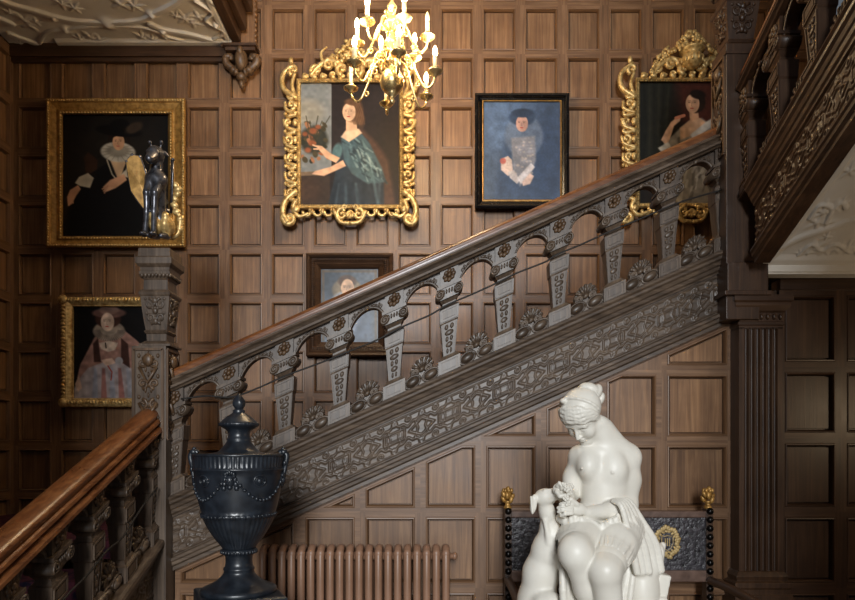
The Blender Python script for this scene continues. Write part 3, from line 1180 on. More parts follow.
# gallery beam beside that ceiling, with the carved bracket under its wall end
m = MB()
m.box(CX1, CX1 + .07, 3.3, YB - .08, CZ - .015, CZ + .7)
m.box(CX1 + .07, CX1 + .12, 3.3, YB - .11, CZ + .06, CZ + .7)
m.box(CX1 + .12, CX1 + .165, 3.3, YB - .11, CZ + .2, CZ + .7)
struct(m.build('trim_3', [M['darkY']], bevel=.006))
m = MB()
m.box(px_x(224, YB), px_x(257, YB), YB - .07, YB - .004, px_z(52, YB), ZT)
for k in range(14):
    m.ball((px_x(257, YB), YB - .05, px_z(45, YB) + .04 * k), (.014, .02, .018), seg=7, ring=5)
struct(m.build('trim_4', [M['panel']]))
bx, bz = px_x(243.5, YB), px_z(52, YB)
br = thing('bracket', (bx, YB, bz), 'dark carved scroll bracket on the wall under the beam end', 'bracket')
m = MB()
m.box(bx - .13, bx + .13, YB - .12, YB - .004, bz - .02, bz)
m.box(bx - .115, bx + .115, YB - .1, YB - .004, bz - .045, bz - .02)
m.build('shelf', M['darkX'], br)
m = MB()
for s in (-1, 1):
    m.tube(smoothpath([(bx + s * .03, YB - .04, bz - .19), (bx + s * .08, YB - .05, bz - .155), (bx + s * .118, YB - .055, bz - .12), (bx + s * .12, YB - .06, bz - .08), (bx + s * .085, YB - .06, bz - .07), (bx + s * .08, YB - .055, bz - .1)], 4), [.03] * 12 + [.024] * 9, 8)
    m.ball((bx + s * .06, YB - .05, bz - .18), (.035, .04, .03))
m.ball((bx, YB - .06, bz - .1), (.05, .06, .09))
m.ball((bx, YB - .07, bz - .05), (.03, .06, .05))
m.ball((bx, YB - .05, bz - .23), (.042, .045, .04))
m.ball((bx, YB - .045, bz - .28), (.022, .03, .035))
for s in (-1, 1):
    m.ball((bx + s * .035, YB - .07, bz - .2), (.02, .03, .03))
m.build('scrolls', M['carved'], br)
# ------------------------------------------------------------------ paintings
class Pic:
    """Painted canvas: pigment laid out in the photograph's own measure of the canvas, kept as one colour per mesh point."""

    def __init__(s, x0, y0, x1, y1, bg, res=1.5, ss=1):
        s.b = (x0, y0, x1, y1)
        s.nx, s.ny = int((x1 - x0) * res) + 1, int((y1 - y0) * res) + 1
        s.X, s.Y = np.meshgrid(np.linspace(x0, x1, s.nx), np.linspace(y0, y1, s.ny), indexing='ij')
        s.C = np.ones((s.nx, s.ny, 3)) * np.array(bg, float)
        s.rng = np.random.RandomState(int(x0 * 7 + y0))

    def blend(s, a, col):
        a = np.clip(a, 0, 1)[..., None]
        s.C = s.C * (1 - a) + a * np.array(col, float)

    def ell(s, cx, cy, rx, ry, col, soft=.8, rot=0, op=1):
        c, d = math.cos(math.radians(rot)), math.sin(math.radians(rot))
        x, y = s.X - cx, s.Y - cy
        u, v = (x * c + y * d) / rx, (-x * d + y * c) / ry
        q = np.sqrt(u * u + v * v)
        s.blend(op * np.clip((1 - q) * min(rx, ry) / soft + .5, 0, 1), col)

    def poly(s, pts, col, soft=.7, op=1):
        ins = np.zeros(s.X.shape, bool)
        d = np.full(s.X.shape, 1e9)
        n = len(pts)
        for i in range(n):
            (x0, y0), (x1, y1) = pts[i], pts[(i + 1) % n]
            if y0 != y1:
                cr = ((y0 > s.Y) != (y1 > s.Y)) & (s.X < (x1 - x0) * (s.Y - y0) / (y1 - y0) + x0)
                ins ^= cr
            dx, dy = x1 - x0, y1 - y0
            t = np.clip(((s.X - x0) * dx + (s.Y - y0) * dy) / max(dx * dx + dy * dy, 1e-9), 0, 1)
            d = np.minimum(d, np.hypot(s.X - x0 - t * dx, s.Y - y0 - t * dy))
        sd = np.where(ins, d, -d)
        s.blend(op * np.clip(sd / soft + .5, 0, 1), col)

    def line(s, pts, w, col, op=1, soft=.6):
        d = np.full(s.X.shape, 1e9)
        for (x0, y0), (x1, y1) in zip(pts[:-1], pts[1:]):
            dx, dy = x1 - x0, y1 - y0
            t = np.clip(((s.X - x0) * dx + (s.Y - y0) * dy) / max(dx * dx + dy * dy, 1e-9), 0, 1)
            d = np.minimum(d, np.hypot(s.X - x0 - t * dx, s.Y - y0 - t * dy))
        s.blend(op * np.clip((w - d) / soft + .5, 0, 1), col)

    def mottle(s, amt, scale=6):
        g = s.rng.rand(s.nx // scale + 2, s.ny // scale + 2)
        i, j = np.arange(s.nx) / scale, np.arange(s.ny) / scale
        a, b = i.astype(int), j.astype(int)
        fi, fj = (i - a)[:, None], (j - b)[None]
        v = (g[a][:, b] * (1 - fi) * (1 - fj) + g[a + 1][:, b] * fi * (1 - fj) + g[a][:, b + 1] * (1 - fi) * fj + g[a + 1][:, b + 1] * fi * fj)
        s.C *= (1 + amt * (v - .5))[..., None]

    def face(s, cx, cy, r, skin, hair=None, rot=0):
        # oval face: cheeks, eyes, nose, mouth
        s.ell(cx, cy, r * .72, r, skin, .8, rot)
        dk = [c * .66 for c in skin]
        sh = [c * .8 for c in skin]
        s.ell(cx + r * .3, cy + r * .1, r * .4, r * .8, sh, 1.2, rot, .4)
        for q in (-1, 1):
            s.ell(cx + q * r * .3 - r * .05, cy - r * .12, r * .12, r * .06, dk, .4)
            s.line([(cx + q * r * .42 - r * .05, cy - r * .27), (cx + q * r * .16 - r * .05, cy - r * .29)], r * .04, dk, .6, .4)
        s.line([(cx - r * .04, cy - r * .1), (cx - r * .14, cy + r * .25), (cx, cy + r * .28)], r * .05, sh, .8, .4)
        s.ell(cx - r * .05, cy + r * .5, r * .2, r * .07, (170, 84, 74), .35)

    def mesh(s, name, Y, parent, mat, dx=0.0, tilt=0.0):
        x0, y0, x1, y1 = s.b
        c = (np.clip(s.C, 0, 255) / 255) ** 1.22
        L = np.where(c <= .04045, c / 12.92, ((c + .055) / 1.055) ** 2.4)
        P = np.stack([(s.X - CX) * Y / F, np.full(s.X.shape, Y), EYE + (HY - s.Y) * Y / F], -1)
        m = MB()
        m.grid(P, smooth=False)
        o = m.build(name, mat, parent)
        at_ = o.data.color_attributes.new('pigment', 'FLOAT_COLOR', 'POINT')
        buf = np.ones((s.nx * s.ny, 4), np.float32)
        buf[:, :3] = L.reshape(-1, 3)
        at_.data.foreach_set('color', buf.ravel())
        return o


YP = YB - .035     # face of the canvases


def W(px, py, d=0.0):
    return at(px, py, YP - d)


def moulding(root, outer, inner, prof, mat, name, Y=YP):
    """Mitred frame. outer / inner rectangles in photo measure; prof [(t, proud)] t 0 outside .. 1 inside."""
    m = MB()
    v, f = [], []
    o, i = outer, inner
    for t, pr in prof:
        x0, y0, x1, y1 = [o[k] + (i[k] - o[k]) * t for k in range(4)]
        for (x, y) in ((x0, y1), (x1, y1), (x1, y0), (x0, y0)):
            p = at(x, y, YP - max(pr, 0))
            v.append((p.x, YP - pr, p.z))
    for a in range(len(prof) - 1):
        for k in range(4):
            f.append((4 * a + k, 4 * a + (k + 1) % 4, 4 * a + 4 + (k + 1) % 4, 4 * a + 4 + k))
    m.add(v, f)
    return m.build(name, mat, root)


def beads(m, rect, step, r, pr):
    x0, y0, x1, y1 = rect
    nxb, nyb = int((x1 - x0) / step), int((y1 - y0) / step)
    for k in range(nxb + 1):
        for y in (y0, y1):
            p = at(x0 + (x1 - x0) * k / nxb, y, YP - pr)
            m.ball((p.x, YP - pr, p.z), (r * 1.25, r, r), seg=6, ring=5)
    for k in range(1, nyb):
        for x in (x0, x1):
            p = at(x, y0 + (y1 - y0) * k / nyb, YP - pr)
            m.ball((p.x, YP - pr, p.z), (r, r, r * 1.25), seg=6, ring=5)


def painting(loc_px, label, group=None):
    p = at(loc_px[0], loc_px[1], YB)
    return thing('painting', p, label, 'painting', group)


SKIN = (206, 172, 146)
# 1 --- sitter in a wide black hat, upper left
r = painting((115, 247), 'large gilt framed portrait of a sitter in a wide black hat and white ruff')
moulding(r, (46, 98, 185, 247), (63, 115, 168, 236), [(0, -.022), (0, .05), (.08, .062), (.2, .06), (.26, .045), (.62, .03), (.7, .034), (.78, .045), (.9, .04), (1, .006)], M['goldflat'], 'frame')
m = MB(); beads(m, (48, 100, 183, 245), 2.6, .0085, .06)
m.build('outer_beading', M['gold'], r)
m = MB(); beads(m, (60.4, 112.4, 170.6, 238), 3, .007, .044)
m.build('inner_beading', M['gold'], r)
p = Pic(62, 114, 169, 237, (30, 26, 23))
p.ell(112, 175, 46, 60, (40, 35, 30), 30)
p.poly([(98, 160), (88, 152), (84, 158), (86, 176), (96, 176)], (64, 44, 32), 2)
p.poly([(106, 164), (90, 174), (76, 192), (66, 214), (64, 237), (166, 237), (160, 210), (150, 186), (138, 170), (128, 160)], (17, 15, 16), 2)
p.poly([(110, 160), (119, 182), (127, 160)], (188, 162, 132), 1.5)
p.line([(107, 160), (112, 174), (119, 183), (126, 172), (129, 158)], .7, (170, 160, 140))
p.ell(118, 152, 17.5, 10, (182, 176, 164), 1.5, 4)
p.ell(118, 151, 12, 6, (150, 143, 130), 2)
for k in range(16):
    a = 2 * PI * k / 16
    p.line([(118 + 8 * math.cos(a), 151 + 5 * math.sin(a)), (118 + 16.5 * math.cos(a), 152 + 9 * math.sin(a))], .35, (130, 124, 112), .6)
p.face(118.5, 142, 8.2, (200, 160, 128))
p.poly([(108, 143), (108, 130), (128, 130), (131, 146), (126, 138), (119, 135), (112, 138)], (40, 26, 18), 1.2)
p.ell(119, 131, 23, 5.5, (14, 12, 12), 1, 6)
p.ell(120, 126, 10, 7, (13, 11, 11), 1)
p.ell(134, 128, 9, 5, (70, 58, 48), 2.5, -25)
p.poly([(79, 177), (88, 173), (94, 178), (90, 188), (80, 186), (75, 183)], (182, 172, 154), 1.2)
p.poly([(78, 185), (70, 190), (67, 197), (68, 206), (72, 204), (76, 196), (81, 189)], (190, 150, 120), 1.2)
p.line([(70, 197), (69, 205)], .8, (188, 148, 118)); p.line([(72, 196), (73, 203)], .7, (188, 148, 118))
p.poly([(134, 166), (124, 171), (120, 176), (129, 178), (142, 172)], (186, 176, 158), 1.2)
p.poly([(124, 174), (110, 180), (103, 187), (106, 192), (116, 188), (127, 180)], (196, 156, 126), 1.2)
for k in range(3):
    p.line([(108 - k, 186 + k * 1.6), (102.5 + k, 189 + k * 2)], .7, (180, 140, 112))
p.mottle(.25, 9)
p.mesh('canvas', YP, r, M['paint'])

# 2 --- lady in a pale ruff, lower left
r = painting((110, 406), 'small gilt framed portrait of a lady in pale dress and ruff, lower left')
moulding(r, (62, 297, 160, 407), (74, 307, 149, 398), [(0, -.022), (0, .035), (.1, .045), (.3, .05), (.55, .04), (.8, .028), (.9, .03), (1, .004)], M['gold'], 'frame')
m = MB()
g = random.Random(3)
for k in range(30):
    for x in (66.5, 155):
        q = at(x, 300 + 104 * k / 29, YP); m.ball((q.x, YP - .046, q.z), (.022, .012, .012), Matrix.Rotation(g.uniform(-.8, .8), 3, 'Y'), 7, 5)
    for y in (301, 402.5):
        q = at(65 + 92 * k / 29, y, YP); m.ball((q.x, YP - .046, q.z), (.012, .012, .020), Matrix.Rotation(g.uniform(-.8, .8), 3, 'Y'), 7, 5)
for x in (66, 156):
    for y in (301, 403):
        q = at(x, y, YP); m.ball((q.x, YP - .045, q.z), (.04, .022, .04), seg=8, ring=6)
m.build('carved_ornament', M['gold'], r)
p = Pic(73, 306, 150, 399, (20, 18, 19))
p.poly([(94, 338), (88, 350), (80, 365), (77, 378), (84, 381), (94, 372), (96, 398), (132, 398), (136, 372), (148, 370), (148, 398), (148, 350), (134, 338), (124, 330), (100, 330)], (158, 126, 116), 1.5)
p.poly([(78, 380), (88, 368), (104, 362), (126, 364), (136, 372), (136, 399), (74, 399), (74, 388)], (166, 158, 160), 1.2)
for k, c in ((0, (150, 156, 170)), (1, (150, 100, 92)), (2, (152, 158, 172)), (3, (150, 98, 90)), (4, (156, 160, 170))):
    p.poly([(94 + k * 8, 368), (97 + k * 8, 368), (98 + k * 9, 399), (92 + k * 9, 399)], c, 1.2, .75)
p.poly([(93, 344), (98, 338), (101, 362), (94, 362)], (74, 50, 44), 1.2)
p.poly([(121, 338), (128, 344), (130, 368), (121, 362)], (74, 50, 44), 1.2)
p.ell(109, 331, 16, 10, (150, 138, 126), 1.5, 0)
for k in range(22):
    a = PI * k / 21
    p.line([(109 + 9 * math.cos(a), 330 + 6 * math.sin(a)), (109 + 16 * math.cos(a), 331 + 10 * math.sin(a))], .5, (112, 100, 92), .7)
p.poly([(99, 343), (109, 341), (118, 343), (115, 350), (108, 352), (101, 349)], (196, 180, 166), 1)
p.line([(105.5, 343), (106, 348)], .6, (60, 44, 40))
p.ell(108, 319, 13, 9, (74, 48, 40), 1.5)
p.ell(109, 313, 17, 5, (120, 92, 84), 1.2)
p.ell(109, 310, 10, 4.5, (150, 122, 110), 1.2)
p.face(107.5, 322, 9.2, (206, 184, 168))
p.poly([(101, 360), (112, 358), (116, 363), (106, 366)], (206, 180, 164), 1)
p.ell(119, 361, 4, 4, (168, 166, 168), 1)
p.poly([(79, 375), (82, 388), (78, 392), (75, 384)], (204, 178, 162), 1)
p.line([(108, 366), (112, 372), (111, 380)], .6, (160, 76, 60))
p.mottle(.3, 5)
p.mesh('canvas', YP, r, M['paint'])

# 4 --- portrait in a black frame, blue window sheen mixed into its pigment
r = painting((522, 208), 'black framed portrait of a lady with white cuffs and painted-in blue window sheen, above the handrail')
moulding(r, (475, 93, 569, 208), (483, 101, 561, 200.5), [(0, -.022), (0, .05), (.25, .06), (.45, .05), (.6, .028), (.8, .022), (1, .01)], M['black'], 'frame')
moulding(r, (482.4, 100.2, 561.6, 201.2), (484, 102, 560, 199.4), [(0, .004), (0, .018), (.5, .02), (1, .002)], M['goldflat'], 'gilt_slip')
p = Pic(482, 100, 562, 201, (80, 95, 117))
p.ell(505, 120, 30, 30, (98, 118, 148), 30)
p.ell(540, 180, 20, 26, (104, 124, 152), 24)
p.ell(548, 160, 22, 50, (66, 82, 108), 20)
p.poly([(505, 145), (500, 165), (494, 200), (545, 200), (548, 165), (540, 145)], (62, 80, 108), 6, .8)
p.ell(524, 136, 19, 22, (112, 124, 144), 3, 0, .75)
p.poly([(511, 138), (535, 136), (536, 160), (530, 178), (520, 186), (513, 172)], (148, 146, 152), 2.5, .8)
for k in range(26):
    p.ell(514 + 19 * p.rng.rand(), 142 + 36 * p.rng.rand(), 1.4, 1, (182, 172, 166), .8, op=.6)
p.ell(522, 117.5, 13, 8, (60, 76, 100), 2)
p.face(522, 123.5, 8.3, (196, 160, 148))
p.ell(523, 113, 11, 4.5, (52, 66, 88), 1.5)
p.poly([(501, 159), (508, 156), (512, 160), (513, 172), (508, 176), (501, 170)], (196, 178, 170), 1.2)
p.ell(503, 161, 3, 3, (172, 104, 96), 1.2)
p.poly([(508, 172), (514, 170), (520, 180), (517, 184), (510, 178)], (182, 176, 178), 1.2)
p.poly([(517, 178), (531, 163), (535, 167), (521, 184)], (190, 188, 194), 1.2)
p.poly([(522, 182), (530, 173), (534, 176), (530, 184), (523, 186)], (206, 184, 176), 1.2)
p.mottle(.2, 7)
p.mottle(.12, 2)
p.mesh('canvas', YP, r, M['paintgloss'])

# 6 --- ruffed sitter half hidden by the stair
r = painting((348, 355), 'brown ribbed frame portrait of a ruffed sitter, half hidden behind the stair balusters')
moulding(r, (306, 253, 393, 356), (321, 269, 378, 342), [(0, -.022), (0, .06), (.1, .07), (.22, .062), (.34, .04), (.4, .045), (.62, .03), (.66, .034), (.85, .02), (1, .004)], M['darkX'], 'frame')
m = MB()
for k in range(48):
    for y in (260.5, 349):
        q = at(314 + 71 * k / 47, y, YP); m.ball((q.x, YP - .04, q.z), (.0045, .01, .018), seg=5, ring=4)
    for x in (313.5, 385.5):
        q = at(x, 261 + 87 * k / 47, YP); m.ball((q.x, YP - .04, q.z), (.018, .01, .0048), seg=5, ring=4)
m.build('ribbed_moulding', M['darkX'], r)
p = Pic(320, 268, 379, 343, (96, 106, 118))
p.ell(330, 280, 16, 16, (72, 82, 94), 14)
for rct in ((322, 270, 377, 272.5), (322, 270, 324.5, 341), (374.5, 270, 377, 341)):
    p.poly([(rct[0], rct[1]), (rct[2], rct[1]), (rct[2], rct[3]), (rct[0], rct[3])], (110, 88, 62), 1, .7)
p.poly([(333, 296), (328, 320), (325, 343), (374, 343), (370, 315), (362, 296)], (96, 108, 126), 4)
p.ell(347, 290, 15, 12, (136, 124, 104), 2, 0)
p.ell(347, 299, 14, 8, (176, 178, 182), 2, 0)
p.ell(347, 281, 9, 6, (92, 70, 52), 2)
p.face(347.5, 288, 9, (216, 184, 156))
p.ell(352, 322, 6, 16, (130, 140, 156), 4, 10)
p.mottle(.3, 4)
p.mesh('canvas', YP, r, M['paintgloss'])


# ---- carved and pierced gilt frames
def gilt(m, px, py, d=.04):
    return tuple(at(px, py, YP - d))


PXM = YP / F


def curl(m, px, py, r0, a0, a1, t0, t1, d=.045, r1=.15, n=16):
    # a scroll given in photo measure; angles in degrees, counter-clockwise as seen
    m.spiral(gilt(m, px, py, d), r0 * PXM, r0 * r1 * PXM, a0, a1, t0 * PXM, t1 * PXM, n=n, seg=7)


def leafy(m, pts, w, d=.045):
    P = smoothpath([gilt(m, x, y, d) for x, y in pts], 5)
    n = len(P)
    m.tube(P, [PXM * (w[0] + (w[1] - w[0]) * k / (n - 1)) for k in range(n)], 7)


def carved_frame(r, outer, inner, crest, bottom_y):
    x0, y0, x1, y1 = outer          # nominal outside of the scrolling border
    a0, b0, a1, b1 = inner
    moulding(r, (a0 - 4.5, b0 - 4.5, a1 + 4.5, b1 + 4.5), (a0, b0, a1, b1), [(0, -.022), (0, .035), (.3, .05), (.6, .04), (.75, .03), (1, .004)], M['gold'], 'inner_moulding')
    m = MB()
    beads(m, (a0 - 1.6, b0 - 1.6, a1 + 1.6, b1 + 1.6), 2.6, .007, .034)
    m.build('beading', M['gold'], r)
    m = MB()
    H = b1 - b0
    for s, xe, xi in ((-1, x0, a0 - 4), (1, x1, a1 + 4)):
        wd = abs(xe - xi)
        fl = lambda a: a if s > 0 else 180 - a
        # upper corner: tall open leaf scroll
        leafy(m, [(xi, b0 + 16), (xe + s * 1, b0 + 6), (xe + s * 2, b0 - 8), (xi - s * -3, b0 - 19)], (3.2, 2.0))
        leafy(m, [(xi + s * 2, b0 + 14), (xi + s * 5, b0 + 2), (xi + s * 2, b0 - 10)], (2.4, 1.6))
        curl(m, xi + s * 3.5, b0 - 13, 5.5, fl(-70), fl(300), 2.3, 1.6)
        m.ball(gilt(m, xi + s * 6, b0 - 22), (.02, .018, .03), seg=8, ring=6)
        # side runs: reversing scrolls and leaf tips
        ns = 6
        for k in range(ns):
            yc = b0 + 22 + (H - 34) * k / (ns - 1)
            big = 1.0 if k % 2 == 0 else .8
            cx = (xi * .45 + xe * .55) + s * (2.2 if k in (1, 2) else -.5)
            curl(m, cx, yc, 5.2 * big, fl(-90), fl(270 if k % 2 else -450), 2.2, 1.5)
            leafy(m, [(xi, yc + 9), (xe - s * 1.5, yc + 5), (xe + s * (1.5 if k in (1, 2) else 0), yc - 3)], (2.6, 1.4))
            leafy(m, [(xi + s * 1, yc - 8), (cx + s * 1, yc - 6), (cx + s * 4, yc - 9)], (2.4, 1.2))
            m.ball(gilt(m, xi + s * 2, yc, .05), (.022, .018, .03), seg=8, ring=6)
            m.ball(gilt(m, xe - s * .5, yc + 9, .04), (.014, .016, .018), seg=7, ring=5)
        # lower corner: heavy scroll
        leafy(m, [(xi, b1 - 14), (xe - s * 1, b1 - 4), (xe + s * 2, b1 + 8), (xe - s * 3, b1 + 19)], (3.4, 3.0))
        curl(m, xe - s * 4.5, b1 + 14, 7.0, fl(20), fl(-400), 3.0, 2.2)
        leafy(m, [(xi + s * 1, b1 - 4), (xi + s * 4, b1 + 4), (xi - s * 2, b1 + 12), (xi - s * 12, b1 + 9)], (2.8, 1.8))
        m.ball(gilt(m, xi + s * 1, b1 + 5, .05), (.03, .02, .03), seg=8, ring=6)
    # lower rail: lobes and a central cartouche
    xm = (a0 + a1) / 2
    nb = 9
    for k in range(nb):
        x = a0 + 6 + (a1 - a0 - 12) * k / (nb - 1)
        if abs(x - xm) < 13:
            continue
        m.spiral(gilt(m, x, b1 + 7.5), 4.2 * PXM, 3.4 * PXM, 170, 390, 1.7 * PXM, 1.5 * PXM, n=12, seg=7)
        m.ball(gilt(m, x + 5, b1 + 7, .045), (.016, .016, .026), seg=7, ring=5)
    for s in (-1, 1):
        fl = lambda a: a if s > 0 else 180 - a
        curl(m, xm + s * 8, b1 + 10, 6.5, fl(120), fl(-300), 2.4, 1.6, .055)
        leafy(m, [(xm + s * 16, b1 + 6), (xm + s * 10, b1 + 17), (xm, b1 + 19)], (2.2, 2.2), .055)
        curl(m, xm + s * 5, b1 + 3, 3.5, fl(-90), fl(250), 1.6, 1.2, .06)
    for k in range(5):
        a = PI * (k + .5) / 5
        leafy(m, [(xm, b1 + 6), (xm + 5 * math.cos(a), b1 + 9 + 5 * math.sin(a))], (1.2, 2.0), .06)
    # upper rail: leaf run
    for k in range(11):
        x = a0 + 4 + (a1 - a0 - 8) * k / 10
        s = 1 if k % 2 else -1
        m.ball(gilt(m, x, b0 - 6.5, .045), (.03, .018, .02), Matrix.Rotation(s * .6, 3, 'Y'), 8, 6)
        curl(m, x, b0 - 8, 3.0, 0, s * 340, 1.5, 1.1)
    m.build('carved_border', M['gold'], r)
    # crest
    m = MB()
    cy = b0 - 10
    for s in (-1, 1):
        fl = lambda a: a if s > 0 else 180 - a
        leafy(m, [(xm + s * 40, cy + 3), (xm + s * 32, cy - 6), (xm + s * 22, cy - 12), (xm + s * 10, cy - 10)], (2.0, 3.4), .05)
        curl(m, xm + s * 34, cy - 3, 5.5, fl(-30), fl(380), 2.2, 1.5, .05)
        curl(m, xm + s * 21, cy - 8, 7, fl(200), fl(-260), 2.6, 1.8, .055)
        curl(m, xm + s * 8, cy - 4, 6, fl(-90), fl(300), 2.6, 1.8, .06)
        leafy(m, [(xm + s * 27, cy - 10), (xm + s * 29, cy - 20), (xm + s * 23, cy - 26)], (1.8, 1.0), .05)
    if crest == 'vase':
        q = at(xm, cy + 2, YP - .09)
        q.z -= .0
        prof = [(.02, .02), (.045, .03), (.072, .055), (.084, .08), (.08, .105), (.062, .125), (.07, .14), (.094, .152), (.094, .162), (.075, .166)]
        m.lathe(prof, (q.x, YP - .09, q.z + .02), 20)
        for k in range(10):
            a = 2 * PI * k / 10
            m.ball((q.x + .078 * math.cos(a), YP - .09 + .078 * math.sin(a), q.z + .1), (.013, .013, .028), seg=7, ring=5)
        g = random.Random(5)
        top = q.z + .165
        for k in range(70):
            a, h = g.uniform(0, PI), g.uniform(0, 1)
            w_ = (.14 * (1 - h) + .025)
            c = (q.x + w_ * math.cos(a), YP - .09 - .04 * math.sin(a) * (1 - h), top + h * .16)
            m.ball(c, (g.uniform(.012, .024), .014, g.uniform(.012, .024)), Matrix.Rotation(g.uniform(-1, 1), 3, 'Y'), 7, 5)
        for s in (-1, 1):
            for k in range(26):
                t = k / 25
                c = (q.x + s * (.14 + .17 * t), YP - .06, q.z + .19 - .18 * t * t + g.uniform(-.03, .03))
                m.ball(c, (g.uniform(.01, .02), .012, g.uniform(.012, .022)), Matrix.Rotation(g.uniform(-1, 1), 3, 'Y'), 7, 5)
    else:
        g = random.Random(9)
        for k in range(46):
            a, h = g.uniform(0, PI), g.uniform(0, 1)
            w_ = 16 * (1 - h) + 3
            m.ball(gilt(m, xm + w_ * math.cos(a), cy - 14 - h * 20, .05 + .03 * math.sin(a)), (g.uniform(.012, .026), .015, g.uniform(.012, .026)), Matrix.Rotation(g.uniform(-1, 1), 3, 'Y'), 7, 5)
        leafy(m, [(xm - 10, cy - 10), (xm, cy - 18), (xm + 10, cy - 10)], (3, 3), .06)
        for k in range(5):
            a = math.radians(30 + 30 * k)
            leafy(m, [(xm, cy - 12), (xm + 11 * math.cos(a), cy - 12 - 11 * math.sin(a))], (1.6, 2.2), .065)
    m.build('crest', M['gold'], r)


# 3 --- lady in blue satin, behind the chandelier
r = painting((350, 226), 'carved gilt framed portrait of a lady in blue satin behind the chandelier')
carved_frame(r, (285, 82, 414, 204), (301, 83, 399, 204.5), 'leaf', 225)
p = Pic(300, 82, 400, 205.5, (48, 40, 40), 2.0)
p.poly([(300, 82), (331.5, 82), (331.5, 170), (300, 176)], (132, 136, 138), 1)
p.ell(308, 112, 16, 12, (150, 148, 140), 8)
p.ell(314, 140, 14, 14, (52, 52, 44), 4, 0, .9)
g = p.rng
for k in range(30):
    x, y = 302 + 27 * g.rand(), 122 + 40 * g.rand()
    p.ell(x, y, 1.5 + 2 * g.rand(), 1 + 1.6 * g.rand(), [(54, 56, 44), (150, 92, 62), (84, 76, 56), (160, 116, 88)][int(g.rand() * 4)], 1, g.rand() * 90)
for k in range(7):
    p.line([(312, 146), (306 + k * 4, 116 + (k % 3) * 5)], .5, (70, 66, 50), .7)
for (x, y, q) in ((313, 131, 4), (312, 143, 4), (318, 127, 3), (308, 150, 3.5), (305, 134, 3)):
    p.ell(x, y, q * .9, q * .75, (146, 92, 64), 2)
p.poly([(300, 176), (322, 172), (330, 176), (330, 206), (300, 206)], (70, 58, 50), 2)
p.ell(308, 190, 12, 12, (84, 66, 54), 8)
p.poly([(300, 172), (322, 171), (322, 175), (300, 176)], (128, 110, 92), 1)
p.poly([(345, 128), (362, 128), (376, 142), (388, 160), (396, 206), (370, 206), (360, 165)], (92, 70, 60), 4)
p.poly([(343, 134), (339, 150), (334, 180), (328, 206), (384, 206), (384, 180), (368, 140), (360, 133)], (52, 62, 72), 2)
p.poly([(341, 136), (360, 132), (370, 144), (382, 168), (386, 182), (368, 184), (352, 174), (344, 160)], (84, 106, 114), 2)
for k in range(110):
    u, v = g.rand(), g.rand()
    x, y = 341 + 20 * u + 22 * v, 139 + 36 * v - 4 * u + 6 * u * v
    a = .5 + .9 * g.rand()
    L = 3 + 6 * g.rand()
    c = ((168, 188, 190), (112, 136, 142), (40, 52, 60), (66, 88, 98))[k % 4]
    p.line([(x, y), (x + L * math.cos(a), y + L * math.sin(a))], .5 + .8 * g.rand(), c, .5, 1.4)
for k in range(14):
    x = 336 + 46 * g.rand()
    p.line([(x, 184), (x - 6 + 14 * g.rand(), 205)], .8 + g.rand(), (112, 136, 144) if k % 2 else (36, 46, 56), .35, 2.5)
p.ell(337, 152, 5, 9, (94, 120, 124), 2, 15)
p.poly([(341, 137), (345, 131), (351, 127), (359, 129), (362, 133), (355, 138), (349, 142)], (222, 192, 166), 1.5)
p.poly([(346, 119), (357, 118), (357, 130), (346, 131)], (214, 180, 152), 1)
p.ell(353, 110, 10, 12, (104, 78, 58), 3, 0)
p.ell(359, 117, 5, 10, (112, 86, 64), 3, -15)
for k in range(14):
    p.line([(346 + k, 101 + abs(k - 6) * .4), (350 + k * .95, 112), (354 + k * .8, 124)], .5, (132, 102, 76) if k % 2 else (84, 60, 44), .5, 1)
p.face(349, 112, 9, (214, 182, 156))
p.ell(352, 102.5, 7.5, 3, (104, 78, 58), 1.5, 10)
p.poly([(343, 160), (346, 166), (324, 176), (312, 174), (315, 171), (330, 167)], (216, 178, 150), 1.2)
p.poly([(336, 163), (340, 158), (330, 153), (322, 146), (316, 145), (319, 150), (326, 158)], (210, 172, 144), 1.2)
p.line([(318, 147), (313, 145)], .8, (214, 176, 148)); p.line([(318, 149), (314, 149)], .8, (208, 170, 142))
p.mottle(.18, 6)
p.mesh('canvas', YP, r, M['paint'])

# 5 --- lady in white satin, upper right
r = painting((692, 222), 'carved gilt framed portrait of a lady in white satin beside the right newel post')
carved_frame(r, (623, 82, 759, 204), (640, 82, 744, 203), 'vase', 224)
p = Pic(639, 81, 745, 204, (44, 38, 34), 2.0)
p.poly([(639, 81), (672, 81), (668, 130), (664, 170), (639, 180)], (46, 46, 40), 4)
for k in range(6):
    p.line([(644 + 5 * k, 82), (646 + 4 * k, 130), (642 + 6 * k, 180)], 1, (62, 62, 52) if k % 2 else (34, 34, 30), .6, 2)
p.poly([(676, 81), (745, 81), (745, 150), (700, 150), (682, 120)], (84, 48, 40), 10)
p.poly([(664, 142), (672, 136), (680, 128), (690, 120), (702, 118), (714, 128), (722, 140), (730, 204), (668, 204), (660, 168)], (150, 144, 136), 2)
p.poly([(680, 128), (690, 120), (700, 118), (708, 124), (690, 136), (680, 140)], (204, 172, 146), 1.5)
g = p.rng
for k in range(46):
    x, y = 668 + 50 * g.rand(), 138 + 60 * g.rand()
    a = 1.2 + g.rand() * 1.1
    L = 5 + 12 * g.rand()
    p.line([(x, y), (x + L * math.cos(a), y + L * math.sin(a))], .7 + 1.2 * g.rand(), (206, 202, 194) if k % 2 else (96, 90, 84), .6, 1.2)
p.poly([(690, 135), (706, 122), (712, 118), (716, 124), (704, 132), (694, 140)], (196, 194, 192), 1.5)
p.poly([(689, 109), (698, 108), (699, 119), (690, 121)], (196, 160, 134), 1)
p.ell(696, 102, 9.5, 11, (48, 34, 28), 1.5)
p.face(692.5, 103.5, 9.5, (208, 172, 146))
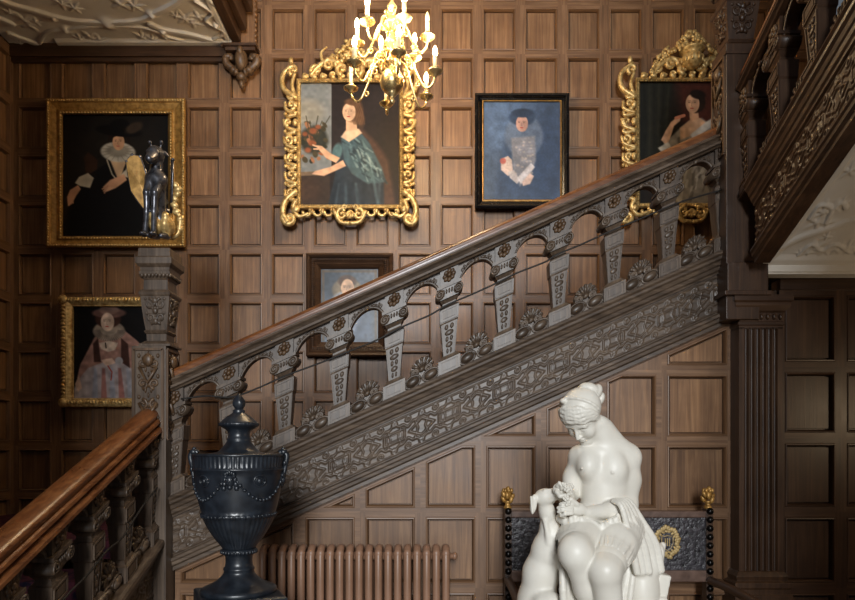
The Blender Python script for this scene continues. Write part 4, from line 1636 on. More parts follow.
p.ell(698, 94.5, 8, 4.5, (44, 32, 26), 1.5, 12)
p.poly([(661, 140), (666, 130), (671, 122), (676, 118), (681, 117), (680, 121), (674, 126), (671, 136), (667, 146)], (206, 172, 148), 1.2)
p.line([(676, 118), (684, 115.5)], 1.6, (200, 140, 118))
p.poly([(658, 148), (668, 142), (672, 148), (664, 156)], (192, 188, 180), 1.5)
p.mottle(.2, 6)
p.mesh('canvas', YP, r, M['paint'])

# small gilt wall sconce seen between the balusters of the upper flight
so = thing('wall_sconce', at(789, 100, YB), 'small gilt wall sconce with a pale candle glimpsed through the upper balustrade', 'sconce')
q0 = at(791, 96, YP)
m = MB()
m.ball((q0.x, YP + .0, q0.z), (.03, .02, .07))
for k in range(9):
    a = 2 * PI * k / 9
    m.ball((q0.x + .035 * math.cos(a), YP - .01, q0.z + .02 + .085 * math.sin(a)), (.016, .014, .024), Matrix.Rotation(a, 3, 'Y'), 8, 6)
bp0 = m.build('backplate', M['gold'], so)
m = MB()
ce = at(786, 104, YP - .08)
m.tube(smoothpath([(q0.x, YP - .02, q0.z - .04), (q0.x - .01, YP - .06, q0.z - .09), (ce.x, ce.y, ce.z - .02)], 6), .007, 7)
m.lathe([(.008, -.02), (.03, 0), (.032, .006), (.012, .01), (.014, .02)], tuple(ce), 14)
m.build('arm', M['gold'], so)
m = MB()
m.lathe([(.011, .018), (.011, .1), (.004, .108)], tuple(ce), 12)
m.build('candle', M['candle'], so)
# ------------------------------------------------------------------ brass chandelier
CHY = 3.90
CHX = px_x(392, CHY)
zb0 = px_z(82, CHY)          # centre of the ball
ch = thing('chandelier', (CHX, CHY, ZT), 'brass chandelier with electric candles hanging before the panelled wall', 'chandelier')
m = MB()
R = .074
prof = [(.004, -.135), (.012, -.13), (.018, -.115), (.012, -.1), (.008, -.092), (.022, -.083), (.03, -.07)]
prof += [(R * math.cos(a), R * math.sin(a)) for a in [math.radians(-66 + 11 * k) for k in range(13)]]
prof += [(.03, .074), (.024, .084), (.03, .095), (.046, .105), (.05, .115), (.036, .126), (.022, .15), (.018, .18), (.026, .2), (.044, .215), (.05, .23), (.036, .245), (.02, .265), (.018, .30), (.03, .315), (.048, .335), (.05, .35), (.03, .365), (.018, .385), (.015, .42), (.024, .435), (.03, .45), (.02, .465), (.01, .48), (.01, .50)]
m.lathe(prof, (CHX, CHY, zb0), 28)
m.build('stem', M['brass'], ch)
m = MB()
m.tube([(CHX + .03 * math.cos(a), CHY, zb0 + .53 + .03 * math.sin(a)) for a in [2 * PI * k / 16 for k in range(17)]], .008, 7)
z, k = zb0 + .585, 0
while z < ZT - .02:
    pts = []
    for j in range(17):
        a = 2 * PI * j / 16
        c = (.016 * math.cos(a), .03 * math.sin(a))
        pts.append((CHX + (c[0] if k % 2 == 0 else 0), CHY + (0 if k % 2 == 0 else c[0]), z + c[1]))
    m.tube(pts, .005, 6)
    z += .048; k += 1
m.lathe([(.09, 0), (.085, -.015), (.04, -.03), (.012, -.045)], (CHX, CHY, ZT + .02), 20)
m.build('chain', M['brass'], ch)
LIT = []


def arm(deg, Rr, z_root, z_pan, lit, big):
    ca, sa = math.cos(math.radians(deg)), math.sin(math.radians(deg))
    P = lambda r, z: (CHX + r * ca, CHY + r * sa, z)
    m = MB()
    dz = z_pan - z_root
    pts = [P(.025, z_root), P(.07, z_root + .045), P(Rr * .42, z_root + .02), P(Rr * .58, z_root - .05 + dz * .3), P(Rr * .78, z_pan - .075), P(Rr * .95, z_pan - .055), P(Rr, z_pan - .005)]
    sp = smoothpath(pts, 6)
    m.tube(sp, [.0085 - .002 * i / len(sp) for i in range(len(sp))], 7)
    # scroll under the arm and a leaf curl over it
    for (r0, z0, rad, a0, a1) in ((Rr * .40, z_root - .015, .026, 120, -300), (Rr * .62, z_pan - .045, .02, 10, 420), (.05, z_root + .085, .022, 200, -160)):
        q = []
        for k in range(15):
            t = k / 14
            a = math.radians(a0 + (a1 - a0) * t)
            rr = rad * (1 - .75 * t)
            q.append(P(r0 + rr * math.cos(a), z0 + rr * math.sin(a)))
        m.tube(q, .005, 6)
    a = m.build('arm', M['brass'], ch)
    x, y, _ = P(Rr, 0)
    m = MB()
    m.lathe([(.006, -.022), (.012, -.016), (.018, -.006), (.036, 0), (.044, .008), (.046, .012), (.04, .012), (.016, .006), (.014, .02), (.019, .024), (.019, .034), (.013, .034)], (x, y, z_pan), 18)
    m.build('drip_pan', M['brass'], a)
    m = MB()
    m.lathe([(.0125, .03), (.0125, .1), (.009, .103)], (x, y, z_pan), 12)
    m.build('candle', M['candle'], a)
    m = MB()
    m.lathe([(.006, .1), (.012, .11), (.0145, .122), (.012, .14), (.0065, .155), (.001, .163)], (x, y, z_pan), 12)
    m.build('bulb', M['bulb'] if lit else M['unlit'], a)
    if lit:
        LIT.append((x, y, z_pan + .165))


zl = px_z(82, CHY)
for k in range(6):
    arm(-90 + 11 + 60 * k, .272, zb0 + .10, zl, k in (0, 1, 2, 5), True)
zu = px_z(42, CHY)
for k in range(6):
    arm(-90 + 22 + 60 * k, .215, zb0 + .30, zu, k in (0, 2, 3, 4, 5), False)
for i, p in enumerate(LIT):
    l = bpy.data.lights.new('bulb_light', 'POINT')
    l.energy = 6.0
    l.color = (1.0, .76, .48)
    l.shadow_soft_size = .012
    o = bpy.data.objects.new('bulb_light', l)
    o.location = (p[0], p[1], p[2] + .05)
    COL.objects.link(o)
# ------------------------------------------------------------------ black basalt urn
UY = 2.70
UXc = px_x(239, UY)
us = UY / F
uz = lambda py: EYE + (HY - py) * us
ur = thing('urn', (UXc, UY, uz(600)), 'black lidded urn with garlands on a dark pedestal in front of the stair', 'urn')


def uprof(pts): return [(r * us, uz(y)) for r, y in pts]


m = MB()
m.lathe(uprof([(41, 454), (30, 453.6), (20.5, 452), (17.5, 449), (14.5, 445.5), (12, 442), (11.3, 440.5), (12, 439.5), (11.2, 438.5), (10.3, 435), (10.8, 432), (13, 429.5), (16.5, 427.5), (19, 426), (19.6, 424.6), (19, 423.2), (17, 421.5), (14, 418.5), (10, 415.5), (7, 413.6), (5.6, 412), (6.2, 411), (5.6, 410), (3.6, 409)]), (UXc, UY, 0), 40)
lid = m.build('lid', M['basalt'], ur)
m = MB()
m.lathe(uprof([(3.4, 409.6), (4.2, 408.5), (5.8, 406), (6.2, 403.5), (5.4, 400.5), (3.6, 397.5), (1.8, 395), (.3, 393.3)]), (UXc, UY, 0), 20, mod=lambda r, z, a: r * (1 + .10 * math.sin(4 * a + (z - uz(400)) * 70)))
m.build('finial', M['basalt'], lid)
m = MB()
for k in range(30):
    a = 2 * PI * k / 30
    m.ball((UXc + 18.3 * us * math.cos(a), UY + 18.3 * us * math.sin(a), uz(424.4)), (1.5 * us, 1.5 * us, 1.9 * us), seg=7, ring=5)
m.build('gadroon_ring', M['basalt'], lid)
m = MB()
nfl = 60


def flut(r, z, a):
    y = HY - (z - EYE) / us
    if 456.5 < y < 467.5:
        return r * (1 - .022 * (.5 + .5 * math.cos(nfl * a)))
    if y > 513:
        return r * (1 + .018 * abs(math.sin(20 * a)))
    return r


bp = [(20, 454.2), (40, 454), (43.2, 453.6), (44.4, 454.6), (44.6, 456), (43.9, 456.4), (44.2, 456.9), (44, 462), (43.6, 467), (43.4, 467.6), (44.4, 468.2), (44.4, 469.8), (43.3, 470.4), (42.6, 476), (41.6, 484), (40.3, 492), (38.8, 500), (36.8, 508), (35.4, 512.4), (36.1, 513.2), (36.1, 515), (34.6, 516), (32.5, 521), (29.5, 527), (26, 533), (22, 539), (18, 544), (16.3, 546.5), (15.6, 548)]
m.lathe(uprof(bp[::-1]), (UXc, UY, 0), 240, mod=flut)
body = m.build('body', M['basalt'], ur)
m = MB()
for k in range(48):
    a = 2 * PI * k / 48
    m.tube([(UXc + 36.4 * us * math.cos(a), UY + 36.4 * us * math.sin(a), uz(512.6)), (UXc + 35.8 * us * math.cos(a + .06), UY + 35.8 * us * math.sin(a + .06), uz(516))], .9 * us, 5)
m.build('rope_band', M['basalt'], body)
m = MB()
m.lathe(uprof([(15, 548), (16.8, 548.5), (17.6, 550), (17, 552), (14.6, 553.5), (13.2, 556), (13, 562), (13.6, 566), (15, 567), (15.2, 569), (14.4, 570), (15, 572.5), (17.5, 576), (22, 580), (28, 583.5), (34, 586), (36, 587), (37, 588.5), (37, 591), (36, 592)][::-1]), (UXc, UY, 0), 48)
foot = m.build('foot', M['basalt'], ur)
m = MB()
for k in range(30):
    a = 2 * PI * k / 30
    m.ball((UXc + 17 * us * math.cos(a), UY + 17 * us * math.sin(a), uz(551)), (1.4 * us, 1.4 * us, 2.0 * us), seg=7, ring=5)
m.build('gadroon_ring', M['basalt'], foot)
Rz = Matrix.Rotation(math.radians(24), 3, 'Z')


def rotput(a, b, c):
    p = Rz @ Vector((a, b, 0))
    return (UXc + p.x, UY + p.y, c)


m = MB(rotput)
m.sqstack(0, 0, [(40 * us, .80), (40 * us, uz(593.5)), (38 * us, uz(592)), (36 * us, uz(591.6))])
m.build('plinth', M['basalt'], ur)
# relief: mask, medallions, garland, side handles


def onbody(deg, py, out=0.0):
    # point on the body surface; 0 degrees faces the viewer, positive to the right
    ys_ = [q[1] for q in bp]
    r = None
    for (r0, y0), (r1, y1) in zip(bp[:-1], bp[1:]):
        if y0 <= py <= y1:
            r = r0 + (r1 - r0) * (py - y0) / max(y1 - y0, 1e-6)
    r = (r if r else 43) + out
    a = math.radians(deg)
    return Vector((UXc + r * us * math.sin(a), UY - r * us * math.cos(a), uz(py)))


OFF = 5
for q in range(4):
    d0 = OFF + 90 * q
    if q % 2 == 0:
        m = MB()
        m.ball(onbody(d0, 479, .5), (4.6 * us, 4.2 * us, 5.8 * us), Matrix.Rotation(math.radians(d0), 3, 'Z'))
        m.ball(onbody(d0, 479.5, 3.6), (1.2 * us, 2 * us, 1.8 * us), seg=8, ring=6)
        for s in (-1, 1):
            m.ball(onbody(d0 + s * 2.6, 477.6, 3.2), 1.1 * us, seg=8, ring=6)
            for k in range(4):
                m.ball(onbody(d0 + s * (5 + k), 474 + k * 4, .6), (2.4 * us, 1.8 * us, 2.6 * us), seg=8, ring=6)
        for k in range(5):
            m.ball(onbody(d0 - 5 + 2.5 * k, 472.5 - (2 - abs(k - 2)) * .9, 1), (1.7 * us, 1.8 * us, 2.2 * us), seg=8, ring=6)
        m.ball(onbody(d0, 485, 2), (2.4 * us, 2 * us, 2.4 * us), seg=8, ring=6)
        m.build('mask', M['basalt'], body)
    else:
        m = MB()
        s = 1
        m.tube(smoothpath([onbody(d0, 486, .4), onbody(d0, 474, 1.6), onbody(d0, 463, 2.2), onbody(d0, 455, 2.6), onbody(d0, 451.5, -.5), onbody(d0, 453, -3)], 5), [2.2 * us] * 10 + [2.8 * us] * 16, 8)
        m.ball(onbody(d0, 452, 1), (4 * us, 4 * us, 3.6 * us))
        m.ball(onbody(d0, 448.8, .6), (2.0 * us, 2.0 * us, 2.2 * us))
        m.ball(onbody(d0, 480, 1), (3 * us, 3 * us, 4 * us))
        for k in range(4):
            m.ball(onbody(d0 + (k % 2 - .5) * 5, 463 + 6 * k, 1.2), (2 * us, 2 * us, 3 * us), seg=8, ring=6)
        m.build('handle', M['basalt'], body)
    if q % 2 == 0:
        for dm in (d0 - 38, d0 + 38):
            m = MB()
            ex = lambda a, rr, o: onbody(dm + math.degrees(rr * 1.15 * math.cos(a) / 42), 479.5 + rr * math.sin(a), o)
            m.tube([ex(2 * PI * k / 20, 5.2, .3) for k in range(21)], 1.0 * us, 6)
            m.tube([ex(2 * PI * k / 20, 3.6, .3) for k in range(21)], .5 * us, 5)
            m.ball(onbody(dm, 479.5, .2), (2.4 * us, 1.6 * us, 2.8 * us), Matrix.Rotation(math.radians(dm), 3, 'Z'))
            m.build('medallion', M['basalt'], body)
    m = MB()
    n = 15
    for k in range(n):
        t = k / (n - 1)
        m.ball(onbody(d0 + 7 + 78 * t, 477 + 22 * math.sin(PI * t) ** .8 - 2 * t, .7), (1.9 * us, 1.9 * us, 1.5 * us + .6 * us * (k % 2)), seg=8, ring=6)
    m.tube([onbody(d0 + 7 + 78 * k / 24, 477 + 22 * math.sin(PI * k / 24) ** .8 - 2 * k / 24, .5) for k in range(25)], .9 * us, 6)
    m.build('garland', M['basalt'], body)
pd = thing('pedestal', (UXc, UY, 0), 'dark pedestal carrying the black urn, only its top edge in frame', 'pedestal')
m = MB(rotput)
m.sqstack(0, 0, [(.23, 0), (.23, .1), (.2, .13), (.17, .16), (.17, .70), (.19, .73), (.2, .75), (.2, .795)])
m.build('die', M['darkZ'], pd)

# ------------------------------------------------------------------ cast iron radiator
RY = 3.43
ra = thing('radiator', (px_x(353, RY), RY, 0), 'brown painted cast iron column radiator below the stair', 'radiator')
zt = px_z(549, RY)
x0r = px_x(262.5, RY)
stp = (px_x(446, RY) - x0r) / 19
m = MB()
arch = [(x0r, RY, .1), (x0r, RY, zt - .04), (x0r, RY + .008, zt - .018), (x0r, RY + .03, zt - .004), (x0r, RY + .055, zt), (x0r, RY + .08, zt - .004), (x0r, RY + .102, zt - .018), (x0r, RY + .11, zt - .04), (x0r, RY + .11, .1)]
m.tube(arch, .0205, 12)
m.tube([(x0r, RY + .055, zt - .02), (x0r, RY + .055, .1)], .014, 8)
m.tube([(x0r - stp / 2, RY + .05, zt - .045), (x0r + stp / 2, RY + .05, zt - .045)], .022, 10)
m.tube([(x0r - stp / 2, RY + .05, .14), (x0r + stp / 2, RY + .05, .14)], .022, 10)
m.ball((x0r, RY + .004, zt - .028), (.023, .02, .03))
m.tube([(x0r, RY, .12), (x0r, RY + .11, .12)], .0185, 10)
sec = m.build('section', M['iron'], ra)
for k in range(1, 20):
    copy_tree(sec, ra, (stp * k, 0, 0))
for k in (0, 19):
    for dy in (0, .11):
        m = MB()
        m.frustum((x0r + stp * k, RY + dy, 0), .022, .022, (x0r + stp * k, RY + dy, .11), .016, .016)
        m.build('foot', M['iron'], ra)
m = MB()
xe = x0r + stp * 19.5
m.tube([(xe, RY + .05, zt - .045), (xe + .03, RY + .05, zt - .045)], .016, 10)
m.ball((xe + .022, RY + .05, zt - .045), (.016, .022, .022))
m.build('bleed_plug', M['iron'], ra)

# ------------------------------------------------------------------ leather settee
SY = 3.42
se = thing('settee', (px_x(608, SY), SY, 0), 'old dark leather settee with studded posts and gilt finials behind the marble statue', 'settee')
xa, xb = px_x(508, SY), px_x(709, SY)
ztp, zbt = px_z(511, SY), px_z(582, SY)
m = MB(); m.box(xa, xb, SY, SY + .035, zbt + .01, ztp - .01)
bk_ = m.build('back', M['leather'], se, bevel=.01)
m = MB()
m.box(xa, xb, SY - .008, SY + .04, ztp - .035, ztp)
tb = m.build('top_border', M['leatherband'], bk_, bevel=.006)
m = MB(); m.box(xa, xb, SY - .008, SY + .04, zbt, zbt + .062)
m.build('bottom_border', M['leatherband'], bk_, bevel=.006)
# gilt wreath and shield on the leather
ex_, ez_ = px_x(667, SY), px_z(542, SY)
m = MB()
g = random.Random(4)
for k in range(34):
    a = 2 * PI * k / 34
    r0 = .062 + .004 * math.sin(8 * a) + g.uniform(-.004, .004)
    m.ball((ex_ + r0 * .95 * math.cos(a), SY - .001, ez_ + r0 * 1.18 * math.sin(a)), (.015, .004, .010), Matrix.Rotation(-a + g.uniform(-.6, .6), 3, 'Y'), 7, 5)
    if k % 2:
        m.ball((ex_ + .046 * math.cos(a), SY - .001, ez_ + .056 * math.sin(a)), (.007, .003, .01), Matrix.Rotation(a, 3, 'Y'), 6, 5)
em = m.build('gilt_wreath', M['palegilt'], bk_)
m = MB(lambda a, b, c: (a, c, b))
shd = [(ex_ - .03, ez_ + .035), (ex_ - .03, ez_ - .005), (ex_ - .02, ez_ - .03), (ex_, ez_ - .045), (ex_ + .02, ez_ - .03), (ex_ + .03, ez_ - .005), (ex_ + .03, ez_ + .035), (ex_ + .015, ez_ + .03), (ex_, ez_ + .035), (ex_ - .015, ez_ + .03)]
m.prism(shd, SY - .006, SY + .002)
sh = m.build('shield', M['leather'], em)
m = MB()
m.tube([(p[0], SY - .006, p[1]) for p in shd + shd[:1]], .0025, 5)
for k in range(3):
    m.box(ex_ - .014 + .011 * k, ex_ - .009 + .011 * k, SY - .0085, SY - .004, ez_ - .02, ez_ + .02)
m.build('shield_edge', M['palegilt'], sh)
for s, xp in ((-1, xa), (1, xb)):
    m = MB()
    m.box(xp - .018, xp + .018, SY - .012, SY + .045, 0, ztp + .012)
    po = m.build('post', M['darkZ'], se, bevel=.003)
    m = MB()
    for k in range(17):
        m.ball((xp, SY - .014, ztp + .0 - .045 * k), (.0185, .016, .0185), seg=10, ring=7)
    m.build('stud_row', M['darkmetal'], po)
    m = MB()
    zf = ztp + .012
    m.lathe([(.02, 0), (.022, .008), (.014, .016), (.012, .03), (.02, .04)], (xp, SY + .015, zf), 12)
    m.ball((xp, SY + .015, zf + .075), (.021, .02, .03))
    for k in range(7):
        a = 2 * PI * k / 7
        m.ball((xp + .024 * math.cos(a), SY + .015 + .02 * math.sin(a), zf + .062 + .016 * math.sin(2 * a)), (.012, .012, .021), Matrix.Rotation(.5 * math.cos(a), 3, 'Y'), 8, 6)
        m.ball((xp + .022 * math.cos(a + .4), SY + .015 + .02 * math.sin(a + .4), zf + .095), (.009, .009, .013), seg=8, ring=6)
    m.ball((xp, SY + .0, zf + .104), (.012, .012, .015), seg=8, ring=6)
    m.build('finial', M['goldflat'], po)
    # arm with its front support
    m = MB()
    za_ = .815
    P = smoothpath([(xp, SY, za_), (xp + s * .004, SY - .2, za_ + .004), (xp + s * .008, SY - .4, za_ - .004), (xp + s * .01, SY - .53, za_ - .012), (xp + s * .01, SY - .57, za_ - .04)], 5)
    m.tube(P, [.022] * 14 + [.027] * (len(P) - 14), 10, flat=1.0)
    m.build('arm', M['darkY'], se)
    m = MB()
    m.lathe([(.028, 0), (.03, .05), (.022, .08), (.026, .2), (.03, .3), (.03, .46), (.02, .48), (.026, .56), (.018, .66), (.024, .72), (.024, .80)], (xp + s * .01, SY - .52, 0), 14)
    m.build('leg', M['darkZ'], se)
m = MB(); m.box(xa, xb, SY - .53, SY + .03, .38, .43)
st_ = m.build('seat_frame', M['darkX'], se, bevel=.004)
m = MB(); m.box(xa + .02, xb - .02, SY - .54, SY - .01, .43, .48)
m.build('seat', M['leather'], se, bevel=.015)
m = MB(); m.box(xa, xb, SY - .535, SY - .505, .14, .18)
m.build('stretcher', M['darkX'], se, bevel=.003)

# ------------------------------------------------------------------ heraldic beast on the left newel
HB = NYL
bp3 = lambda px, py, dy=0.0: np.array(at(px, py, HB) + Vector((0, dy, 0)))
be = thing('heraldic_beast', (NCX, NYL, ZN), 'dark silver and gilt winged heraldic beast sitting on the left newel post', 'finial')
fd = Field(np.array(bp3(124, 250)) - [0, .14, 0], np.array(bp3(180, 140)) + [0, .14, 0], .0045)
fd.chain([bp3(158, 196), bp3(157, 180, -.01), bp3(157.5, 168, -.015), bp3(158, 158, -.02)], [.036, .044, .028, .034], .02)
fd.ell(bp3(158, 157, -.03), (.042, .05, .046), k=.015)
fd.cone(bp3(157.5, 159, -.05), bp3(157, 167, -.10), .034, .022, .015)
fd.cone(bp3(157, 166, -.06), bp3(156.5, 169, -.09), .016, .012, .008)
for s in (-1, 1):
    fd.cone(bp3(158 + s * 3.5, 152, -.02), bp3(158 + s * 5.5, 145.5, -.03), .007, .004, .004)
    fd.ell(bp3(158 + s * 5.6, 145, -.032), .0105, k=.002)
    fd.cone(bp3(158 + s * 7.5, 154, -.01), bp3(158 + s * 10.5, 156, .0), .012, .005, .008)
    fd.ell(bp3(157.5 + s * 4, 157, -.066), .012, k=.004)
    fd.cone(bp3(157 + s * 5, 180, -.02), bp3(155.5 + s * 4, 197, -.06), .026, .02, .015)
    fd.cone(bp3(155.5 + s * 4, 197, -.06), bp3(154.5 + s * 3.6, 214, -.05), .019, .016, .01)
    fd.cone(bp3(154.5 + s * 3.6, 214, -.05), bp3(154.5 + s * 4.2, 236, -.065), .016, .014, .01)
    fd.ell(bp3(154.5 + s * 4.5, 239, -.08), (.019, .032, .013), k=.01)
    fd.cone(bp3(162 + s * 5, 236, .0), bp3(161 + s * 5.5, 240, -.07), .02, .013, .01)
fd.chain([bp3(157, 182), bp3(158, 203, .01), bp3(160, 226, .02)], [.046, .03, .04], .03)
fd.cone(bp3(151.5, 181, -.01), bp3(163, 181, -.01), .026, .026, .02)
for k in range(6):
    fd.ell(bp3(160 + k, 172 + 9 * k, .035 + .004 * k), (.012, .016, .016), k=.01)
fd.build('body', M['silver'], be)
fd = Field(np.array(bp3(150, 246)) - [0, .12, 0], np.array(bp3(182, 176)) + [0, .14, 0], .0045)
for s in (-1, 1):
    fd.ell(bp3(162 + s * 5.5, 226, -.0), (.036, .06, .05), Matrix.Rotation(s * .2, 3, 'Y'), k=.01)
    fd.cone(bp3(162 + s * 6.5, 218, -.04), bp3(162 + s * 5.5, 236, -.01), .02, .018, .01)
fd.build('haunches', M['gold'], be)
m = MB()
T = smoothpath([bp3(166, 234, .07), bp3(173, 228, .08), bp3(175, 214, .075), bp3(170, 204, .07), bp3(170, 194, .07), bp3(174, 187, .065), bp3(171, 181, .06)], 6)
m.tube(T, [.014] * 12 + [.011] * (len(T) - 12), 8)
for k in range(9):
    m.ball(T[min(8 + 4 * k, len(T) - 1)], (.02, .016, .024), Matrix.Rotation(k * .7, 3, 'Y'), 8, 6)
m.build('tail', M['gold'], be)


def wing(poly, dy0, dy1, edge, name, mat):
    m = MB()
    n = len(poly)
    c = np.mean([p for p in poly], 0)
    xs_ = [p[0] for p in poly]
    lo_, hi_ = min(xs_), max(xs_)
    dpt = lambda x: dy0 + (dy1 - dy0) * (x - lo_) / (hi_ - lo_)
    fr, bkk = [bp3(x, y, dpt(x) - .008) for x, y in poly], [bp3(x, y, dpt(x) + .008) for x, y in poly]
    cf, cb = bp3(c[0], c[1], dpt(c[0]) - .02), bp3(c[0], c[1], dpt(c[0]) + .006)
    m.add(fr + bkk + [cf, cb], [(i, (i + 1) % n, 2 * n) for i in range(n)] + [((i + 1) % n + n, i + n, 2 * n + 1) for i in range(n)] + [(i + n, (i + 1) % n + n, (i + 1) % n, i) for i in range(n)])
    w = m.build('wing', mat, be)
    m = MB()
    m.tube([bp3(x, y, dpt(x)) for x, y in poly + poly[:1]], edge, 6)
    for k in range(3):
        a, b = poly[2 + k], poly[-2 - k]
        pass
    for q in poly[:3]:
        m.ball(bp3(*q, dpt(q[0])), edge * 1.6, seg=8, ring=6)
    m.build('wing_edge', M['silver'], w)


wing([(128, 163), (133, 156), (140, 157), (144, 168), (147, 182), (152, 192), (154, 206), (150.5, 217), (147, 213), (139, 202), (132.5, 192), (129.5, 175)], -.015, .02, .007, 'wing', M['goldflat'])
wing([(171.5, 158), (168.5, 157), (167, 163), (166, 175), (164.5, 185), (162, 196), (164, 206), (167, 200), (169, 188), (170.5, 174)], .12, .02, .006, 'wing', M['silver'])
# ------------------------------------------------------------------ marble group: seated woman feeding a hound
TY = 2.50
tu = TY / F


def S(px, py, dy=0.0):
    # the sculpture's own measure: a point laid out at the sculpture's depth, then moved dy in depth
    return np.array(at(px, py, TY + dy))


sroot = thing('statue', (S(605, 600)[0], TY, .74), 'white marble statue of a seated half draped woman with flowers and a hound', 'statue')
hs = .0034
ZB0 = .742
fb = Field([S(538, 0)[0], TY - .42, ZB0], [S(652, 0)[0], TY + .15, S(0, 380)[2]], hs)
px_ = lambda *r: tuple(x * tu for x in r)
# trunk
fb.ell(S(605.5, 478, .0), px_(24.5, 19, 36), k=.0)
fb.cone(S(586, 457, .012), S(629, 457, .012), 10.5 * tu, 11.5 * tu, .05)
fb.ell(S(603, 503, .0), px_(20.5, 16, 20), k=.04)
fb.ell(S(604, 524, .01), px_(33, 25, 19), k=.04)
fb.cone(S(607, 449, .0), S(598, 425, -.035), 11.5 * tu, 10 * tu, .03)
fb.cone(S(605, 428, -.012), S(626, 453, .012), 8 * tu, 8.5 * tu, .035)
fb.cone(S(600, 446, .0), S(578, 454, .012), 7 * tu, 8 * tu, .03)
# collar bones, breasts, belly line
fb.cone(S(597, 452, -.038), S(580, 451, -.024), 1.6 * tu, 1.5 * tu, .03)
fb.cone(S(603, 453, -.040), S(626, 451, -.022), 1.6 * tu, 1.5 * tu, .03)
fb.ell(S(587, 467, -.036), px_(9, 12, 11.5), k=.035)
fb.ell(S(614, 470, -.044), px_(11.5, 11.5, 12), k=.03)
fb.ell(S(588, 462, -.03), px_(8, 10, 10), k=.03)
fb.ell(S(612, 463, -.036), px_(9, 9, 10), k=.03)
fb.ell(S(582, 468.5, -.08), 1.3 * tu, k=.006)
fb.ell(S(612.5, 472.5, -.088), 1.3 * tu, k=.006)
fb.ell(S(598, 510, -.066), 2.0 * tu, k=.014, op='sub')
# head, bowed towards the flowers
fv = Vector((-.45, -.45, -.77)).normalized()
tv = Vector((-.48, -.55, .68))
tv = (tv - fv * tv.dot(fv)).normalized()
ev = fv.cross(tv).normalized()
if ev.x < 0:
    ev = -ev
HC = Vector(S(582, 415.5, -.05))
HR_ = Matrix((ev, fv, tv)).transposed()


def Hd(e, f, t):
    p = HC + tu * (ev * e + fv * f + tv * t)
    return np.array(p)


fb.ell(Hd(0, -2, 5), px_(17.5, 20, 18), HR_, k=.02)
fb.ell(Hd(0, 6, -9), px_(13.5, 12.5, 17.5), HR_, k=.022)
fb.ell(Hd(0, 12.5, -22), px_(5, 5, 4.5), HR_, k=.014)
fb.cone(Hd(11, 1, -12), Hd(3, 12, -22), 4.5 * tu, 4 * tu, .012)
fb.cone(Hd(-11, 1, -12), Hd(-3, 12, -22), 4.5 * tu, 4 * tu, .012)
fb.cone(Hd(-9, 15.2, 2), Hd(9, 15.2, 2), 2.6 * tu, 2.6 * tu, .012)
for s in (-1, 1):
    fb.ell(Hd(s * 6.2, 18.2, -2.2), px_(3.6, 2.8, 2.5), HR_, k=.008, op='sub')
    fb.ell(Hd(s * 6.2, 15.4, -2.6), px_(3.6, 2.2, 2.0), HR_, k=.004)
    fb.ell(Hd(s * 8, 12.4, -9), px_(5.5, 5, 6), HR_, k=.016)
    fb.ell(Hd(s * 14.2, -2, -3), px_(2, 3.6, 5), HR_, k=.006)
    fb.ell(Hd(s * 2.2, 20, -9.6), px_(1.5, 1.8, 1.3), HR_, k=.005)
fb.cone(Hd(0, 17.5, 1), Hd(0, 22, -9), 1.5 * tu, 2.0 * tu, .007)
fb.ell(Hd(0, 18.2, -14), px_(4.6, 2.2, 1.3), HR_, k=.005)
fb.ell(Hd(0, 17.8, -16.8), px_(3.9, 2.2, 1.5), HR_, k=.005)
# her left arm (right in the picture)
fb.chain([S(626.5, 460, .015), S(628.5, 480, .015), S(628, 505, .0)], [11.8 * tu, 11 * tu, 9.4 * tu], .03)
fb.chain([S(628, 506, .0), S(612, 511, -.09), S(588, 512, -.15)], [8.6 * tu, 8.6 * tu, 5.6 * tu], .02)
# her right arm
fb.chain([S(579, 459, .02), S(573, 477, .035), S(569, 494, .02)], [9.6 * tu, 8.6 * tu, 7.6 * tu], .03)
fb.chain([S(569, 495, .02), S(566, 496, -.07), S(562, 493, -.15)], [7.6 * tu, 7.2 * tu, 5 * tu], .02)
# left hand: palm and fingers closing on the stems
fb.ell(S(577, 509, -.165), px_(9, 4.6, 6.2), Matrix.Rotation(.15, 3, 'Y'), k=.014)
for k in range(4):
    y, q = 502.5 + 3.9 * k, (0, 2.4, 2.0, -.6)[k]
    fb.chain([S(572, 505 + 2.8 * k, -.182), S(564.5 - q, y, -.19), S(560.5 - q, y + 1.5, -.178), S(564 - q, y + 2.6, -.164)], [1.75 * tu, 1.65 * tu, 1.6 * tu, 1.4 * tu], .0015)
fb.chain([S(577, 504.5, -.178), S(571, 499.5, -.186), S(565.5, 499, -.184)], [2.5 * tu, 2.2 * tu, 1.8 * tu], .005)
# right hand: raised, pinching a flower
fb.ell(S(559.5, 489.5, -.172), px_(6.6, 4.6, 6.4), k=.014)
for k in range(4):
    x, y = 556.5 + 3.2 * k, 482.5 + 1.2 * k
    fb.chain([S(557 + 2.4 * k, 486 + 1.3 * k, -.19), S(x + 2.8, y + .2, -.202), S(x + 5.2, y + 3.6, -.205), S(x + 4.8, y + 6.6, -.2)], [1.7 * tu, 1.6 * tu, 1.5 * tu, 1.3 * tu], .0015)
fb.chain([S(557, 492, -.19), S(560, 496, -.202), S(565.5, 495, -.204)], [2.4 * tu, 2.1 * tu, 1.7 * tu], .005)
